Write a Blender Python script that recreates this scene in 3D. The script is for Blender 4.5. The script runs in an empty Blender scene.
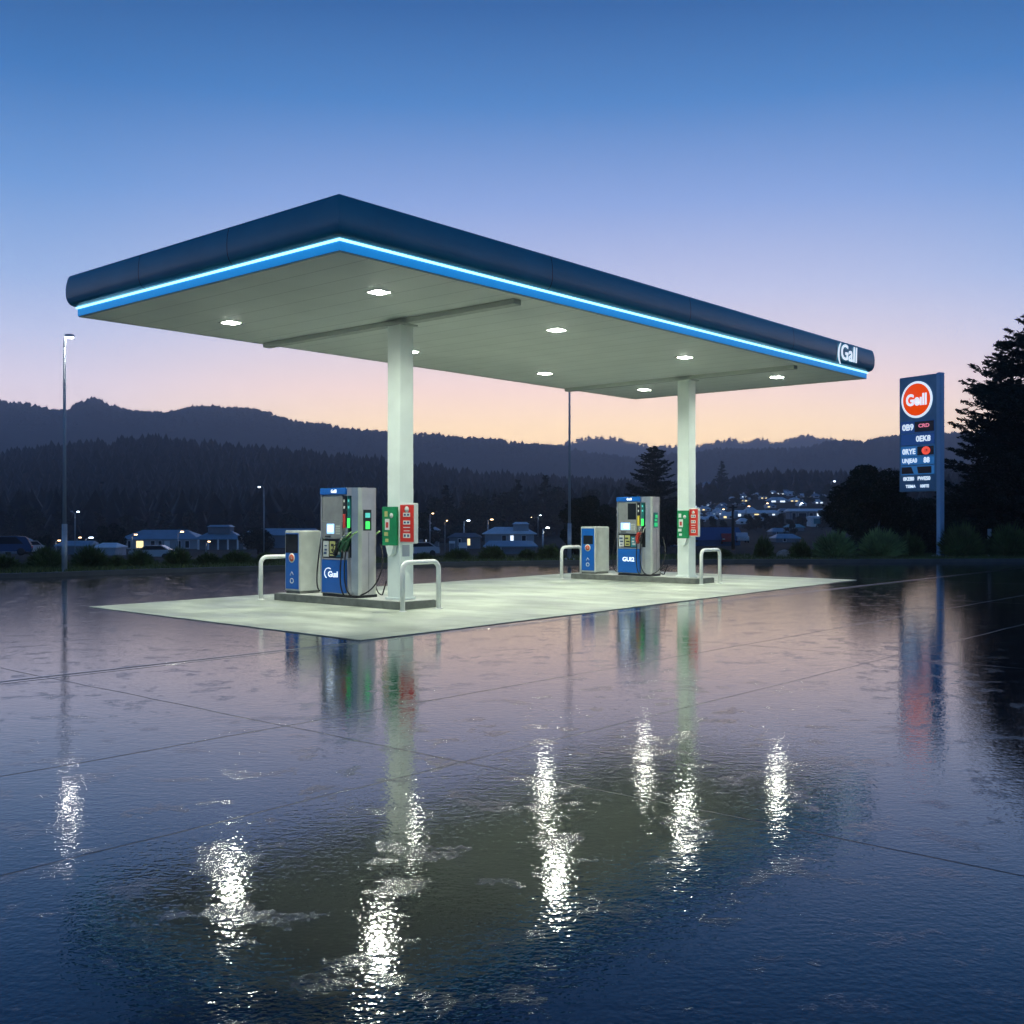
import bpy, bmesh, math, random
import numpy as np
from mathutils import Vector, Matrix
random.seed(7); rng = np.random.default_rng(7)
PI = math.pi
sc = bpy.context.scene
C = sc.collection
FPX, CX, HY, EYE = 1077.0, 512.0, 520.0, 1.6

# ------------------------------------------------------------------ materials
def lin(c):
    return tuple((x/255/12.92 if x/255 <= .04045 else ((x/255+.055)/1.055)**2.4) for x in c) + (1,)
def mat(name, col, rough=.5, metal=0.0, spec=.5, vary=.0, scale=3.0, bump=0.0, bscale=20.0, emis=None, estr=0.0, coat=0.0):
    m = bpy.data.materials.new(name); m.use_nodes = True
    n = m.node_tree; b = n.nodes['Principled BSDF']
    col = tuple(col)[:3]
    b.inputs['Base Color'].default_value = (*col, 1)
    b.inputs['Roughness'].default_value = rough; b.inputs['Metallic'].default_value = metal
    b.inputs['Specular IOR Level'].default_value = spec
    b.inputs['Coat Weight'].default_value = coat
    if emis: b.inputs['Emission Color'].default_value = (*emis[:3], 1); b.inputs['Emission Strength'].default_value = estr
    tc = None
    if vary > 0 or bump > 0:
        tc = n.nodes.new('ShaderNodeTexCoord')
    if vary > 0:
        t = n.nodes.new('ShaderNodeTexNoise'); t.inputs['Scale'].default_value = scale; t.inputs['Detail'].default_value = 6
        n.links.new(tc.outputs['Object'], t.inputs['Vector'])
        r = n.nodes.new('ShaderNodeMapRange'); r.inputs['From Min'].default_value = .3; r.inputs['From Max'].default_value = .7
        r.inputs['To Min'].default_value = 1-vary; r.inputs['To Max'].default_value = 1+vary
        n.links.new(t.outputs['Fac'], r.inputs['Value'])
        v = n.nodes.new('ShaderNodeVectorMath'); v.operation = 'SCALE'; v.inputs[0].default_value = col
        n.links.new(r.outputs['Result'], v.inputs['Scale']); n.links.new(v.outputs['Vector'], b.inputs['Base Color'])
    if bump > 0:
        t = n.nodes.new('ShaderNodeTexNoise'); t.inputs['Scale'].default_value = bscale; t.inputs['Detail'].default_value = 4
        n.links.new(tc.outputs['Object'], t.inputs['Vector'])
        bp = n.nodes.new('ShaderNodeBump'); bp.inputs['Strength'].default_value = bump; bp.inputs['Distance'].default_value = .01
        n.links.new(t.outputs['Fac'], bp.inputs['Height']); n.links.new(bp.outputs['Normal'], b.inputs['Normal'])
    return m
M = {}
M['fascia'] = mat('fascia_blue_paint', (.028, .27, .37), .34, .0, vary=.06, scale=1.5, coat=.1)
M['band'] = mat('light_blue_band', (.015, .32, .75), .4, emis=(.010,.30,.78), estr=.55)
M['led'] = mat('led_strip', (.8,.9,1), .5, emis=(.36,.78,1), estr=2.0)
M['soffit'] = mat('soffit_sheet', (.80,.84,.79), .45, vary=.04, scale=1.2)
M['beam'] = mat('beam_paint', (.50,.54,.50), .5)
M['column'] = mat('column_paint', (.80,.88,.81), .4, vary=.05, scale=2.5, bump=.03, bscale=8)
M['lens'] = mat('lamp_lens', (1,1,1), .4, emis=(.97,1,.86), estr=150)
M['post_lens'] = mat('post_lamp_lens', (1,1,1), .4, emis=(1,.97,.88), estr=160)
M['lampframe'] = mat('lamp_frame', (.7,.72,.68), .35)
M['steel'] = mat('brushed_steel', (.66,.66,.61), .28, .85, vary=.10, scale=3)
M['steel_dark'] = mat('grey_panel', (.32,.33,.31), .4, .4, vary=.12, scale=6)
M['blue'] = mat('pump_blue', (.002,.115,.47), .35, coat=.3, vary=.06)
M['black'] = mat('black_plastic', (.010,.012,.014), .35)
M['glass_dark'] = mat('dark_glass', (.012,.016,.02), .08)
M['rubber'] = mat('hose_rubber', (.008,.008,.009), .45)
M['white'] = mat('white_paint', (.74,.76,.70), .4, vary=.05)
M['hoop'] = mat('hoop_white_paint', (.88,.90,.84), .35, vary=.06, scale=8)
M['cream'] = mat('cabinet_white', (.55,.58,.52), .4, vary=.12, scale=4)
M['orange'] = mat('logo_orange', (.75,.09,.012), .4)
M['orange_lit'] = mat('lit_logo_orange', (.8,.08,.005), .4, emis=(1,.075,.003), estr=.72)
M['white_lit'] = mat('lit_white_lettering', (.8,.85,.9), .4, emis=(.75,.88,1), estr=.95)
M['logo_white'] = mat('fascia_lettering', (.85,.9,.95), .4, emis=(.8,.9,1), estr=.9)
M['red_lit'] = mat('red_led_digits', (.8,.05,.03), .4, emis=(1,.10,.06), estr=.9)
M['pink_lit'] = mat('pink_led_digits', (.8,.2,.3), .4, emis=(1,.25,.38), estr=.8)
M['screen'] = mat('lit_screen', (.3,.5,.9), .3, emis=(.35,.6,1), estr=1.3)
M['screen_txt'] = mat('screen_text', (.9,.95,1), .3, emis=(.9,.95,1), estr=2)
M['green_lit'] = mat('green_indicator', (.05,.8,.15), .3, emis=(.06,1,.12), estr=.9)
M['green_dim'] = mat('dim_green_indicator', (.02,.4,.15), .3, emis=(.02,.5,.16), estr=.7)
M['teal_lit'] = mat('teal_indicator', (.1,.5,.5), .3, emis=(.1,.6,.5), estr=.5)
M['teal'] = mat('teal_grade_strip', (.01,.13,.12), .4)
M['red'] = mat('red_box', (.62,.028,.014), .4, vary=.05)
M['green'] = mat('green_panel', (.008,.24,.085), .35, vary=.25, scale=5)
M['flag_red'] = mat('grade_flag_red', (.6,.06,.05), .4)
M['flag_yellow'] = mat('grade_flag_yellow', (.7,.55,.06), .4)
M['nozzle_green'] = mat('green_nozzle', (.30,.50,.20), .4)
M['nozzle_dark'] = mat('dark_green_nozzle', (.015,.09,.04), .4)
M['nozzle_red'] = mat('red_nozzle', (.6,.05,.03), .4)
M['chrome'] = mat('spout_metal', (.6,.62,.55), .25, .8)
M['poster_w'] = mat('poster_white', (.6,.62,.6), .4)
M['poster_y'] = mat('poster_yellow', (.5,.5,.18), .4)
M['poster_n'] = mat('poster_navy', (.03,.07,.18), .4)
M['poster_t'] = mat('poster_teal', (.02,.22,.28), .4)
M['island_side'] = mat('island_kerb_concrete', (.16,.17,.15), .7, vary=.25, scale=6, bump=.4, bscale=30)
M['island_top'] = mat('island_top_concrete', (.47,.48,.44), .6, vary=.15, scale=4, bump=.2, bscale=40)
M['sign'] = mat('sign_blue_cladding', (.11,.29,.46), .35, .2, vary=.05)
M['sign_side'] = mat('sign_column_blue', (.22,.44,.68), .35, .3)
M['sign_row'] = mat('sign_row_navy', (.006,.035,.14), .35, emis=(.01,.06,.24), estr=.6)
M['sign_row2'] = mat('sign_row_blue', (.02,.12,.32), .35, emis=(.02,.14,.38), estr=.65)
M['sign_dark'] = mat('sign_display_dark', (.004,.008,.022), .25)
M['galv'] = mat('galvanised_pole', (.42,.50,.56), .45, .5, vary=.15, scale=6)
M['galv_dark'] = mat('painted_pole_grey', (.34,.41,.48), .5, .3)
M['lamp_lit'] = mat('lamp_lit_white', (1,1,1), .4, emis=(1,.96,.86), estr=25)
M['lamp_warm'] = mat('lamp_lit_warm', (1,.8,.5), .4, emis=(1,.60,.28), estr=14)
M['lamp_cool'] = mat('lamp_lit_cool', (.8,.9,1), .4, emis=(.75,.88,1), estr=14)
M['win_warm'] = mat('lit_window_warm', (1,.8,.4), .4, emis=(1,.78,.36), estr=1.6)
M['win_cool'] = mat('lit_window_cool', (.8,.9,1), .4, emis=(.75,.88,1), estr=1.6)
M['win_dark'] = mat('dark_window', (.02,.025,.035), .1)
M['wall_w'] = mat('house_wall_white', (.80,.82,.84), .7, vary=.1, scale=.5)
M['wall_g'] = mat('house_wall_grey', (.38,.42,.47), .7, vary=.1, scale=.5)
M['wall_d'] = mat('house_wall_dark', (.18,.21,.25), .7, vary=.1, scale=.5)
M['roof_b'] = mat('roof_blue_metal', (.22,.38,.50), .4, .0, vary=.12, scale=.6)
M['roof_p'] = mat('roof_pale_metal', (.84,.90,.95), .45, .0, vary=.12, scale=.6)
M['roof_d'] = mat('roof_dark_tile', (.12,.15,.19), .6, vary=.2, scale=.6)
M['roof_t'] = mat('roof_teal_metal', (.15,.42,.48), .45, .1, vary=.12)
M['roof_w'] = mat('warehouse_blue', (.02,.12,.30), .45, .2, vary=.1)
M['bark'] = mat('bark', (.035,.028,.022), .9, vary=.3, scale=6, bump=.6, bscale=12)
def leafmat(name, a, sc_=3.0, v=.45):
    return mat(name, a, .6, 0, .25, vary=v, scale=sc_)
M['leaf_dark'] = leafmat('foliage_dark', (.020,.034,.018), 1.2)
M['leaf_shrub'] = leafmat('foliage_shrub', (.085,.13,.045), 2.0)
M['leaf_pale'] = leafmat('foliage_pale', (.19,.29,.12), 2.0)
M['leaf_con'] = leafmat('conifer_needles', (.018,.030,.020), 1.5)
M['leaf_far'] = leafmat('forest_needles', (.006,.012,.010), .02, .25)
M['kerb'] = mat('kerb_concrete', (.07,.08,.085), .6, vary=.2, scale=2)
M['grass'] = mat('grass_soil', (.045,.065,.02), .9, vary=.4, scale=1.5, bump=.5, bscale=25)
M['blade'] = mat('grass_blades', (.075,.11,.025), .7, vary=.4, scale=1)
M['rock'] = mat('pale_rock', (.35,.37,.36), .8, vary=.2, scale=4, bump=.6, bscale=6)
M['carwhite'] = mat('car_paint_white', (.6,.62,.65), .25, coat=.6)
M['carblue'] = mat('car_paint_blue', (.03,.08,.20), .25, .3, coat=.6)
M['carred'] = mat('car_paint_red', (.45,.03,.02), .25, coat=.6)
M['cargrey'] = mat('car_paint_grey', (.14,.17,.22), .25, .4, coat=.6)
M['taillight'] = mat('tail_light', (.8,.03,.02), .3, emis=(1,.08,.05), estr=1.5)

# ------------------------------------------------------------------ mesh helpers
class MB:
    def __init__(s): s.v = []; s.f = []; s.sm = []
    def add(s, vs, fs, mtx=None, smooth=False):
        o = len(s.v)
        for p in vs:
            p = Vector(p)
            s.v.append(tuple(mtx @ p) if mtx is not None else tuple(p))
        for f in fs: s.f.append(tuple(i+o for i in f)); s.sm.append(smooth)
        return s
    def box(s, x0, x1, y0, y1, z0, z1, mtx=None, bev=0):
        if bev <= 0:
            vs = [(x0,y0,z0),(x1,y0,z0),(x1,y1,z0),(x0,y1,z0),(x0,y0,z1),(x1,y0,z1),(x1,y1,z1),(x0,y1,z1)]
            return s.add(vs, [(0,3,2,1),(4,5,6,7),(0,1,5,4),(1,2,6,5),(2,3,7,6),(3,0,4,7)], mtx)
        b = bmesh.new(); bmesh.ops.create_cube(b, size=1)
        for v in b.verts: v.co = Vector(((x0+x1)/2+v.co.x*(x1-x0), (y0+y1)/2+v.co.y*(y1-y0), (z0+z1)/2+v.co.z*(z1-z0)))
        bmesh.ops.bevel(b, geom=list(b.edges), offset=bev, segments=2, profile=.5, affect='EDGES')
        b.verts.index_update()
        s.add([v.co for v in b.verts], [[v.index for v in f.verts] for f in b.faces], mtx); b.free(); return s
    def prism(s, poly, z0, z1, mtx=None, smooth=False):      # poly in xy, extruded in z
        n = len(poly)
        vs = [(x,y,z0) for x,y in poly] + [(x,y,z1) for x,y in poly]
        s.add(vs, [tuple(range(n-1,-1,-1)), tuple(range(n,2*n))], mtx)
        return s.add(vs, [(i,(i+1)%n,(i+1)%n+n,i+n) for i in range(n)], mtx, smooth)
    def lathe(s, prof, n=16, mtx=None, smooth=True):          # prof (r,z)
        vs = []; fs = []
        for r,z in prof:
            for i in range(n): a = 2*PI*i/n; vs.append((r*math.cos(a), r*math.sin(a), z))
        for j in range(len(prof)-1):
            for i in range(n): fs.append((j*n+i, j*n+(i+1)%n, (j+1)*n+(i+1)%n, (j+1)*n+i))
        fs.append(tuple(range(n-1,-1,-1))); fs.append(tuple((len(prof)-1)*n+i for i in range(n)))
        return s.add(vs, fs, mtx, smooth)
    def tube(s, pts, r, n=8, mtx=None, cap=True):
        pts = [Vector(p) for p in pts]; rs = r if isinstance(r, (list,tuple)) else [r]*len(pts)
        vs = []; fs = []; up = None
        for i,p in enumerate(pts):
            d = (pts[min(i+1,len(pts)-1)] - pts[max(i-1,0)]).normalized()
            if up is None: up = Vector((0,0,1)) if abs(d.z) < .9 else Vector((1,0,0))
            a = d.cross(up).normalized(); b = a.cross(d).normalized(); up = b
            for k in range(n):
                t = 2*PI*k/n; vs.append(p + a*math.cos(t)*rs[i] + b*math.sin(t)*rs[i])
        for i in range(len(pts)-1):
            for k in range(n): fs.append((i*n+k, i*n+(k+1)%n, (i+1)*n+(k+1)%n, (i+1)*n+k))
        if cap: fs += [tuple(range(n-1,-1,-1)), tuple((len(pts)-1)*n+k for k in range(n))]
        return s.add(vs, fs, mtx, True)
    def build(s, name, m, parent=None, loc=None, rz=None):
        me = bpy.data.meshes.new(name); me.from_pydata(s.v, [], s.f); me.validate()
        if len(me.polygons) == len(s.sm): me.polygons.foreach_set('use_smooth', s.sm)
        me.materials.append(m if not isinstance(m, str) else M[m]); me.update()
        b = bmesh.new(); b.from_mesh(me); bmesh.ops.recalc_face_normals(b, faces=b.faces); b.to_mesh(me); b.free()
        o = bpy.data.objects.new(name, me); C.objects.link(o)
        if parent: o.parent = parent
        if loc: o.location = loc
        if rz is not None: o.rotation_euler.z = rz
        return o
def bez(p0, p1, p2, p3, n=14):
    p0,p1,p2,p3 = map(Vector,(p0,p1,p2,p3)); out = []
    for i in range(n+1):
        t = i/n; out.append(p0*(1-t)**3 + p1*3*t*(1-t)**2 + p2*3*t*t*(1-t) + p3*t**3)
    return out
def raw(name, V, F, m, parent=None, smooth=False):
    V = np.asarray(V, np.float32).reshape(-1,3); F = np.asarray(F, np.int32); k = F.shape[1]
    me = bpy.data.meshes.new(name); me.vertices.add(len(V)); me.vertices.foreach_set('co', V.ravel())
    me.loops.add(F.size); me.loops.foreach_set('vertex_index', F.ravel())
    me.polygons.add(len(F)); me.polygons.foreach_set('loop_start', np.arange(0, F.size, k, dtype=np.int32))
    me.polygons.foreach_set('loop_total', np.full(len(F), k, np.int32))
    if smooth: me.polygons.foreach_set('use_smooth', np.ones(len(F), bool))
    me.update(calc_edges=True); me.materials.append(M[m] if isinstance(m,str) else m)
    o = bpy.data.objects.new(name, me); C.objects.link(o)
    if parent: o.parent = parent
    return o
def tag(o, label=None, cat=None, group=None, kind=None):
    if label: o['label'] = label
    if cat: o['category'] = cat
    if group: o['group'] = group
    if kind: o['kind'] = kind
    return o
def thing(name, label, cat, loc=(0,0,0), rz=0, group=None):
    o = bpy.data.objects.new(name, None); C.objects.link(o); o.location = loc; o.rotation_euler = (0,0,rz)
    o.empty_display_size = .2
    return tag(o, label, cat, group)
def copy_tree(o, parent=None):
    c = o.copy(); C.objects.link(c)
    if parent: c.parent = parent
    for ch in [x for x in C.objects if x.parent == o]: copy_tree(ch, c)
    return c
def text(name, body, size, m, parent, loc, rot, bold=.02, ext=.002, xs=1.0, shear=0, align='CENTER'):
    cu = bpy.data.curves.new(name, 'FONT'); cu.body = body; cu.size = size; cu.offset = bold*size; cu.extrude = ext
    cu.align_x = align; cu.align_y = 'CENTER'; cu.shear = shear; cu.resolution_u = 3
    t = bpy.data.objects.new('tmp', cu); C.objects.link(t); bpy.context.view_layer.update()
    me = bpy.data.meshes.new_from_object(t.evaluated_get(bpy.context.evaluated_depsgraph_get()))
    bpy.data.objects.remove(t); me.name = name
    me.transform(Matrix.Diagonal((xs,1,1,1))); me.materials.clear(); me.materials.append(M[m])
    o = bpy.data.objects.new(name, me); C.objects.link(o); o.parent = parent; o.location = loc; o.rotation_euler = rot
    return o
FRONT = (PI/2, 0, 0); ENDX = (PI/2, 0, PI/2)

# ------------------------------------------------------------------ frame of the forecourt
ANG = math.atan2(-.656, .755); F0 = Vector((-2.33, 14.56, 0))
ROT = Matrix.Rotation(ANG, 4, 'Z')
def W(x, y, z=0): return F0 + ROT @ Vector((x, y, z))       # local x = toward the right/near end, y = along the canopy
def at(px, Y, z=0): return Vector(((px-CX)*Y/FPX, Y, z))

# ------------------------------------------------------------------ terrain
PXK = np.array([-900,-400,0,60,150,250,380,480,600,700,770,830,900,1024,1500,2200])
DK  = np.array([40, 48, 60, 100, 150, 250, 400, 700, 1050, 2000, 2500, 3300, 4000, 5000], float)
Y60 = np.full(16, 566.); Y100 = np.array([560,560,558,558,558,558,557,556,555,554,553,552,552,552,552,552.])
Y150= np.array([552,552,554,554,554,554,553,551,548,546,545,545,545,545,545,545.])
Y250= np.array([545,545,546,546,546,546,545,541,536,531,529,529,530,532,532,532.])
Y400= np.array([520,520,522,520,518,520,524,524,521,511,508,507,508,510,510,510.])
MT  = np.array([452,455,450,440,434,443,455,470,477,484,468,472,468,460,455,455.])
F2  = np.array([395,400,407,409,414,413,436,440,452,453,449,447,440,432,420,410.])
F1  = np.array([430,430,430,430,430,430,436,441,438,445,441,437,443,440,440,440.])
F2K = [-900,-400,0,30,62,92,130,160,190,215,250,300,350,400,440,480,530,565,600,650,700,730,760,800,840,870,900,960,1024,1500,2200]
F2V = [395,400,405,408,413,403,415,417,411,410,413,425,432,437,438,440,447,451,456,459,455,452,451,450,445,443,439,436,432,420,410]
F1K = [-900,400,500,540,560,575,590,612,630,645,660,697,712,730,745,760,775,790,805,820,835,850,870,885,900,1024,2200]
F1V = [430,438,446,447,446,441,437,437,441,444,447,446,444,439,443,438,443,439,435,438,441,445,444,440,438,442,440]
def yprof(px):
    g = lambda a: np.interp(px, PXK, a)
    zt = lambda z, D: HY + (EYE - z)*FPX/D
    m = g(MT)+18; w2 = 1.5*np.sin(px*.043)+1.2*np.sin(px*.11+1)
    return np.stack([zt(-.05,40)+0*px, zt(-.2,48)+0*px, g(Y60), g(Y100), g(Y150), g(Y250), g(Y400), m, m+14, np.interp(px,F2K,F2V)+4+w2*.5, np.interp(px,F2K,F2V)+24, np.interp(px,F1K,F1V)+3+w2*.4, 490+0*px, 519+0*px], -1)
def terrain(px, D):
    px = np.asarray(px, float); D = np.asarray(D, float)
    yp = yprof(px); zk = EYE + (HY - yp)*DK/FPX
    idx = np.clip(np.searchsorted(DK, D, side='right')-1, 0, len(DK)-2)
    d0 = DK[idx]; d1 = DK[idx+1]; t = np.clip((D-d0)/(d1-d0), 0, 1)
    z0 = np.take_along_axis(zk, idx[...,None], -1)[...,0]; z1 = np.take_along_axis(zk, idx[...,None]+1, -1)[...,0]
    ts = np.where(idx >= 7, t*t*(3-2*t), t)
    a = (px-CX)/FPX; n_ = (np.sin(a*61+D*.011)*np.cos(D*.017+a*23) + .6*np.sin(D*.05+a*140))*np.clip((D-300)/1500,0,1)*2
    return z0 + (z1-z0)*ts + n_
def ground_depth(px, y):                                    # depth at which the ground is seen at picture row y
    D = np.exp(np.linspace(math.log(55), math.log(690), 400)); z = terrain(np.full(400, float(px)), D)
    yy = HY + (EYE - z)*FPX/D
    k = np.argmin(np.abs(yy - y)); return float(D[k]), float(z[k])

az = np.concatenate([np.linspace(-180,-64,30)[:-1], np.linspace(-64,-32,24)[:-1], np.linspace(-32,32,300), np.linspace(32,64,24)[1:], np.linspace(64,180,30)[1:]])
rr = np.concatenate([[0.01,15,30], np.exp(np.linspace(math.log(40), math.log(5000), 230))])
A, R = np.meshgrid(np.radians(az), rr, indexing='ij')
ac = np.clip(A, -math.radians(62), math.radians(62)); D = R*np.cos(ac); px = CX + FPX*np.tan(ac)
Z = np.where(D < 42, -.12, terrain(np.clip(px,-900,2200), np.maximum(D, 40)))
back = np.clip((np.abs(A)-math.radians(62))/math.radians(30), 0, 1)
Z = Z*(1-.7*back*(Z>0))
Z = np.where(R < 42, -.12, Z)
V = np.stack([R*np.sin(A), R*np.cos(A), Z], -1); na, nr = A.shape
i, j = np.meshgrid(np.arange(na-1), np.arange(nr-1), indexing='ij')
Fq = np.stack([i*nr+j, i*nr+j+1, (i+1)*nr+j+1, (i+1)*nr+j], -1).reshape(-1,4)
M['terrain'] = mat('hill_ground', (.020,.030,.026), .95, 0, .1, vary=.5, scale=.03)
tag(raw('terrain', V, Fq, 'terrain', smooth=True), kind='structure')

# ------------------------------------------------------------------ asphalt forecourt
KERB = [(-60,22.0),(-30,24.0),(-20,26.6),(-13.6,28.9),(-12.7,31.3),(-10.5,33.2),(-8.07,34.5),(-3.9,37.3),(1.75,39.2),(8,40.0),(14.6,40.6),(19.5,41.0),(30,41.5),(70,42)]
KERB = [(-60,26.5),(-30,27.2),(-20,28.2),(-13.9,29.6),(-11.3,31.9),(-8.07,34.3),(-3.9,37.0),(1.75,39.0),(8,40.0),(14.6,40.5),(19.5,40.9),(30,41.5),(70,42)]
def sub(pl, n=4):
    out = []
    for k in range(len(pl)-1):
        p0 = pl[max(k-1,0)]; p1 = pl[k]; p2 = pl[k+1]; p3 = pl[min(k+2,len(pl)-1)]
        for t in [q/n for q in range(n)]:
            out.append(tuple(.5*(2*p1[c] + (-p0[c]+p2[c])*t + (2*p0[c]-5*p1[c]+4*p2[c]-p3[c])*t*t + (-p0[c]+3*p1[c]-3*p2[c]+p3[c])*t**3) for c in (0,1)))
    return out + [pl[-1]]
K = sub(KERB)
def off(pl, d):
    out = []
    for k,(x,y) in enumerate(pl):
        a = Vector(pl[max(k-1,0)]); b = Vector(pl[min(k+1,len(pl)-1)]); t = (b-a).normalized(); out.append((x - t.y*d, y + t.x*d))
    return out
def sheet(name, near, far, z0, z1, m):
    n = len(near); vs = [(x,y,z0) for x,y in near] + [(x,y,z1) for x,y in far]
    return raw(name, vs, [(k,k+1,n+k+1,n+k) for k in range(n-1)], m)

def asphalt_mat():
    m = bpy.data.materials.new('wet_paving'); m.use_nodes = True; n = m.node_tree; L = n.links.new
    b = n.nodes['Principled BSDF']; N = n.nodes.new
    tc = N('ShaderNodeTexCoord'); P = tc.outputs['Object']
    def noise(scale, det=4, vec=P, rough=.5):
        t = N('ShaderNodeTexNoise'); t.inputs['Scale'].default_value = scale; t.inputs['Detail'].default_value = det
        t.inputs['Roughness'].default_value = rough; L(vec, t.inputs['Vector']); return t.outputs['Fac']
    def rng_(v, a, b_, c, d, smooth=True):
        r = N('ShaderNodeMapRange'); r.interpolation_type = 'SMOOTHSTEP' if smooth else 'LINEAR'
        for k,q in zip(('From Min','From Max','To Min','To Max'), (a,b_,c,d)): r.inputs[k].default_value = q
        L(v, r.inputs['Value']); return r.outputs['Result']
    def math_(op, a, b_=None, c=None):
        t = N('ShaderNodeMath'); t.operation = op
        for k,q in enumerate((a,b_,c)):
            if q is None: continue
            if isinstance(q,(int,float)): t.inputs[k].default_value = q
            else: L(q, t.inputs[k])
        return t.outputs[0]
    # rotated paving coordinates
    mp = N('ShaderNodeMapping'); mp.vector_type = 'TEXTURE'
    mp.inputs['Location'].default_value = F0; mp.inputs['Rotation'].default_value = (0,0,ANG); L(P, mp.inputs['Vector'])
    wob = N('ShaderNodeTexNoise'); wob.inputs['Scale'].default_value = 1.3; L(P, wob.inputs['Vector'])
    sp = N('ShaderNodeSeparateXYZ'); L(mp.outputs['Vector'], sp.inputs[0])
    wv = rng_(wob.outputs['Fac'], 0, 1, -.03, .03, False)
    lx = math_('ADD', sp.outputs['X'], wv); ly = math_('ADD', sp.outputs['Y'], wv)
    def line(v, c, w): return rng_(math_('ABSOLUTE', math_('SUBTRACT', v, c)), w*.4, w, 1, 0)
    lines = None
    for v,c,w in [(lx,.52,.045),(lx,.66,.022),(lx,4.5,.012),(lx,6.4,.009),(lx,10.6,.012),(lx,-9.6,.02),(ly,-4.3,.010),(ly,-9.6,.010),(ly,2.9,.008),(ly,12.5,.012),(ly,19.2,.02)]:
        l = line(v,c,w); lines = l if lines is None else math_('MAXIMUM', lines, l)
    # panels get slightly different finish
    fl = N('ShaderNodeCombineXYZ'); L(math_('FLOOR', math_('DIVIDE', math_('ADD', sp.outputs['X'], -.52), 3.9)), fl.inputs[0]); L(math_('FLOOR', math_('DIVIDE', math_('ADD', sp.outputs['Y'], 4.3), 4.3)), fl.inputs[1])
    wn = N('ShaderNodeTexWhiteNoise'); wn.noise_dimensions = '2D'; L(fl.outputs[0], wn.inputs['Vector'])
    pud = noise(.32, 5, rough=.55); pud2 = noise(1.4, 4)
    pm = math_('ADD', math_('MULTIPLY', pud, .8), math_('MULTIPLY', pud2, .2))
    sw = N('ShaderNodeSeparateXYZ'); L(P, sw.inputs[0])
    far = rng_(math_('ADD', sw.outputs['Y'], math_('MULTIPLY', math_('SUBTRACT', pud, .5), 9)), 1.5, 5.5, .05, .25)
    wet = rng_(math_('ADD', math_('ADD', pm, far), math_('MULTIPLY', wn.outputs['Value'], .07)), .52, .66, 0, 1)       # 1 = film of standing water
    st = noise(2.6, 8, rough=.7)
    blot = rng_(st, .56, .63, 0, 1); near = rng_(sw.outputs['Y'], 3.0, 8.0, 1, 0)
    rough = math_('ADD', rng_(wet, 0, 1, .10, .036, False), math_('MULTIPLY', blot, .06))
    rough = math_('MAXIMUM', rough, math_('MULTIPLY', lines, .3))
    L(rough, b.inputs['Roughness'])
    agg = noise(42, 1, rough=.4)
    colm = N('ShaderNodeMix'); colm.data_type = 'RGBA'
    colm.inputs['A'].default_value = (.008,.011,.017,1); colm.inputs['B'].default_value = (.030,.034,.046,1)
    L(rng_(math_('ADD', math_('MULTIPLY', agg, .5), math_('MULTIPLY', st, .5)), .35, .65, 0, 1), colm.inputs['Factor'])
    dk = N('ShaderNodeMix'); dk.data_type = 'RGBA'; dk.inputs['B'].default_value = (.006,.006,.008,1)
    L(colm.outputs['Result'], dk.inputs['A']); L(lines, dk.inputs['Factor']); L(dk.outputs['Result'], b.inputs['Base Color'])
    L(math_('SUBTRACT', rng_(wet, 0, 1, 1.40, 1.85, False), math_('MULTIPLY', near, .30)), b.inputs['IOR'])
    rip = N('ShaderNodeMapping'); rip.inputs['Scale'].default_value = (.8,1.5,1); L(P, rip.inputs['Vector'])
    r1 = noise(13, 2, rip.outputs['Vector'], .5); r2 = noise(2.2, 2, rip.outputs['Vector'])
    hgt = math_('ADD', math_('MULTIPLY', math_('MULTIPLY', r1, .0011), rng_(near, 0, 1, 1, .7, False)), math_('MULTIPLY', r2, .0007))
    grain = math_('MULTIPLY', math_('ADD', math_('MULTIPLY', agg, .0016), math_('MULTIPLY', noise(24, 1, rough=.4), .0012)), math_('ADD', rng_(wet, 0, 1, 1.3, .36, False), math_('ADD', math_('MULTIPLY', blot, .28), math_('MULTIPLY', near, .10))))
    fine = math_('MULTIPLY', noise(110, 0), .00008)
    hgt = math_('ADD', math_('ADD', hgt, grain), fine)
    hgt = math_('SUBTRACT', hgt, math_('MULTIPLY', lines, .003))
    bp = N('ShaderNodeBump'); bp.inputs['Strength'].default_value = 1; bp.inputs['Distance'].default_value = 1
    L(hgt, bp.inputs['Height']); L(bp.outputs['Normal'], b.inputs['Normal'])
    return m
M['asphalt'] = asphalt_mat()
tag(sheet('forecourt_paving', [(x,-40) for x,y in K], K, 0, 0, 'asphalt'), kind='structure')

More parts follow.
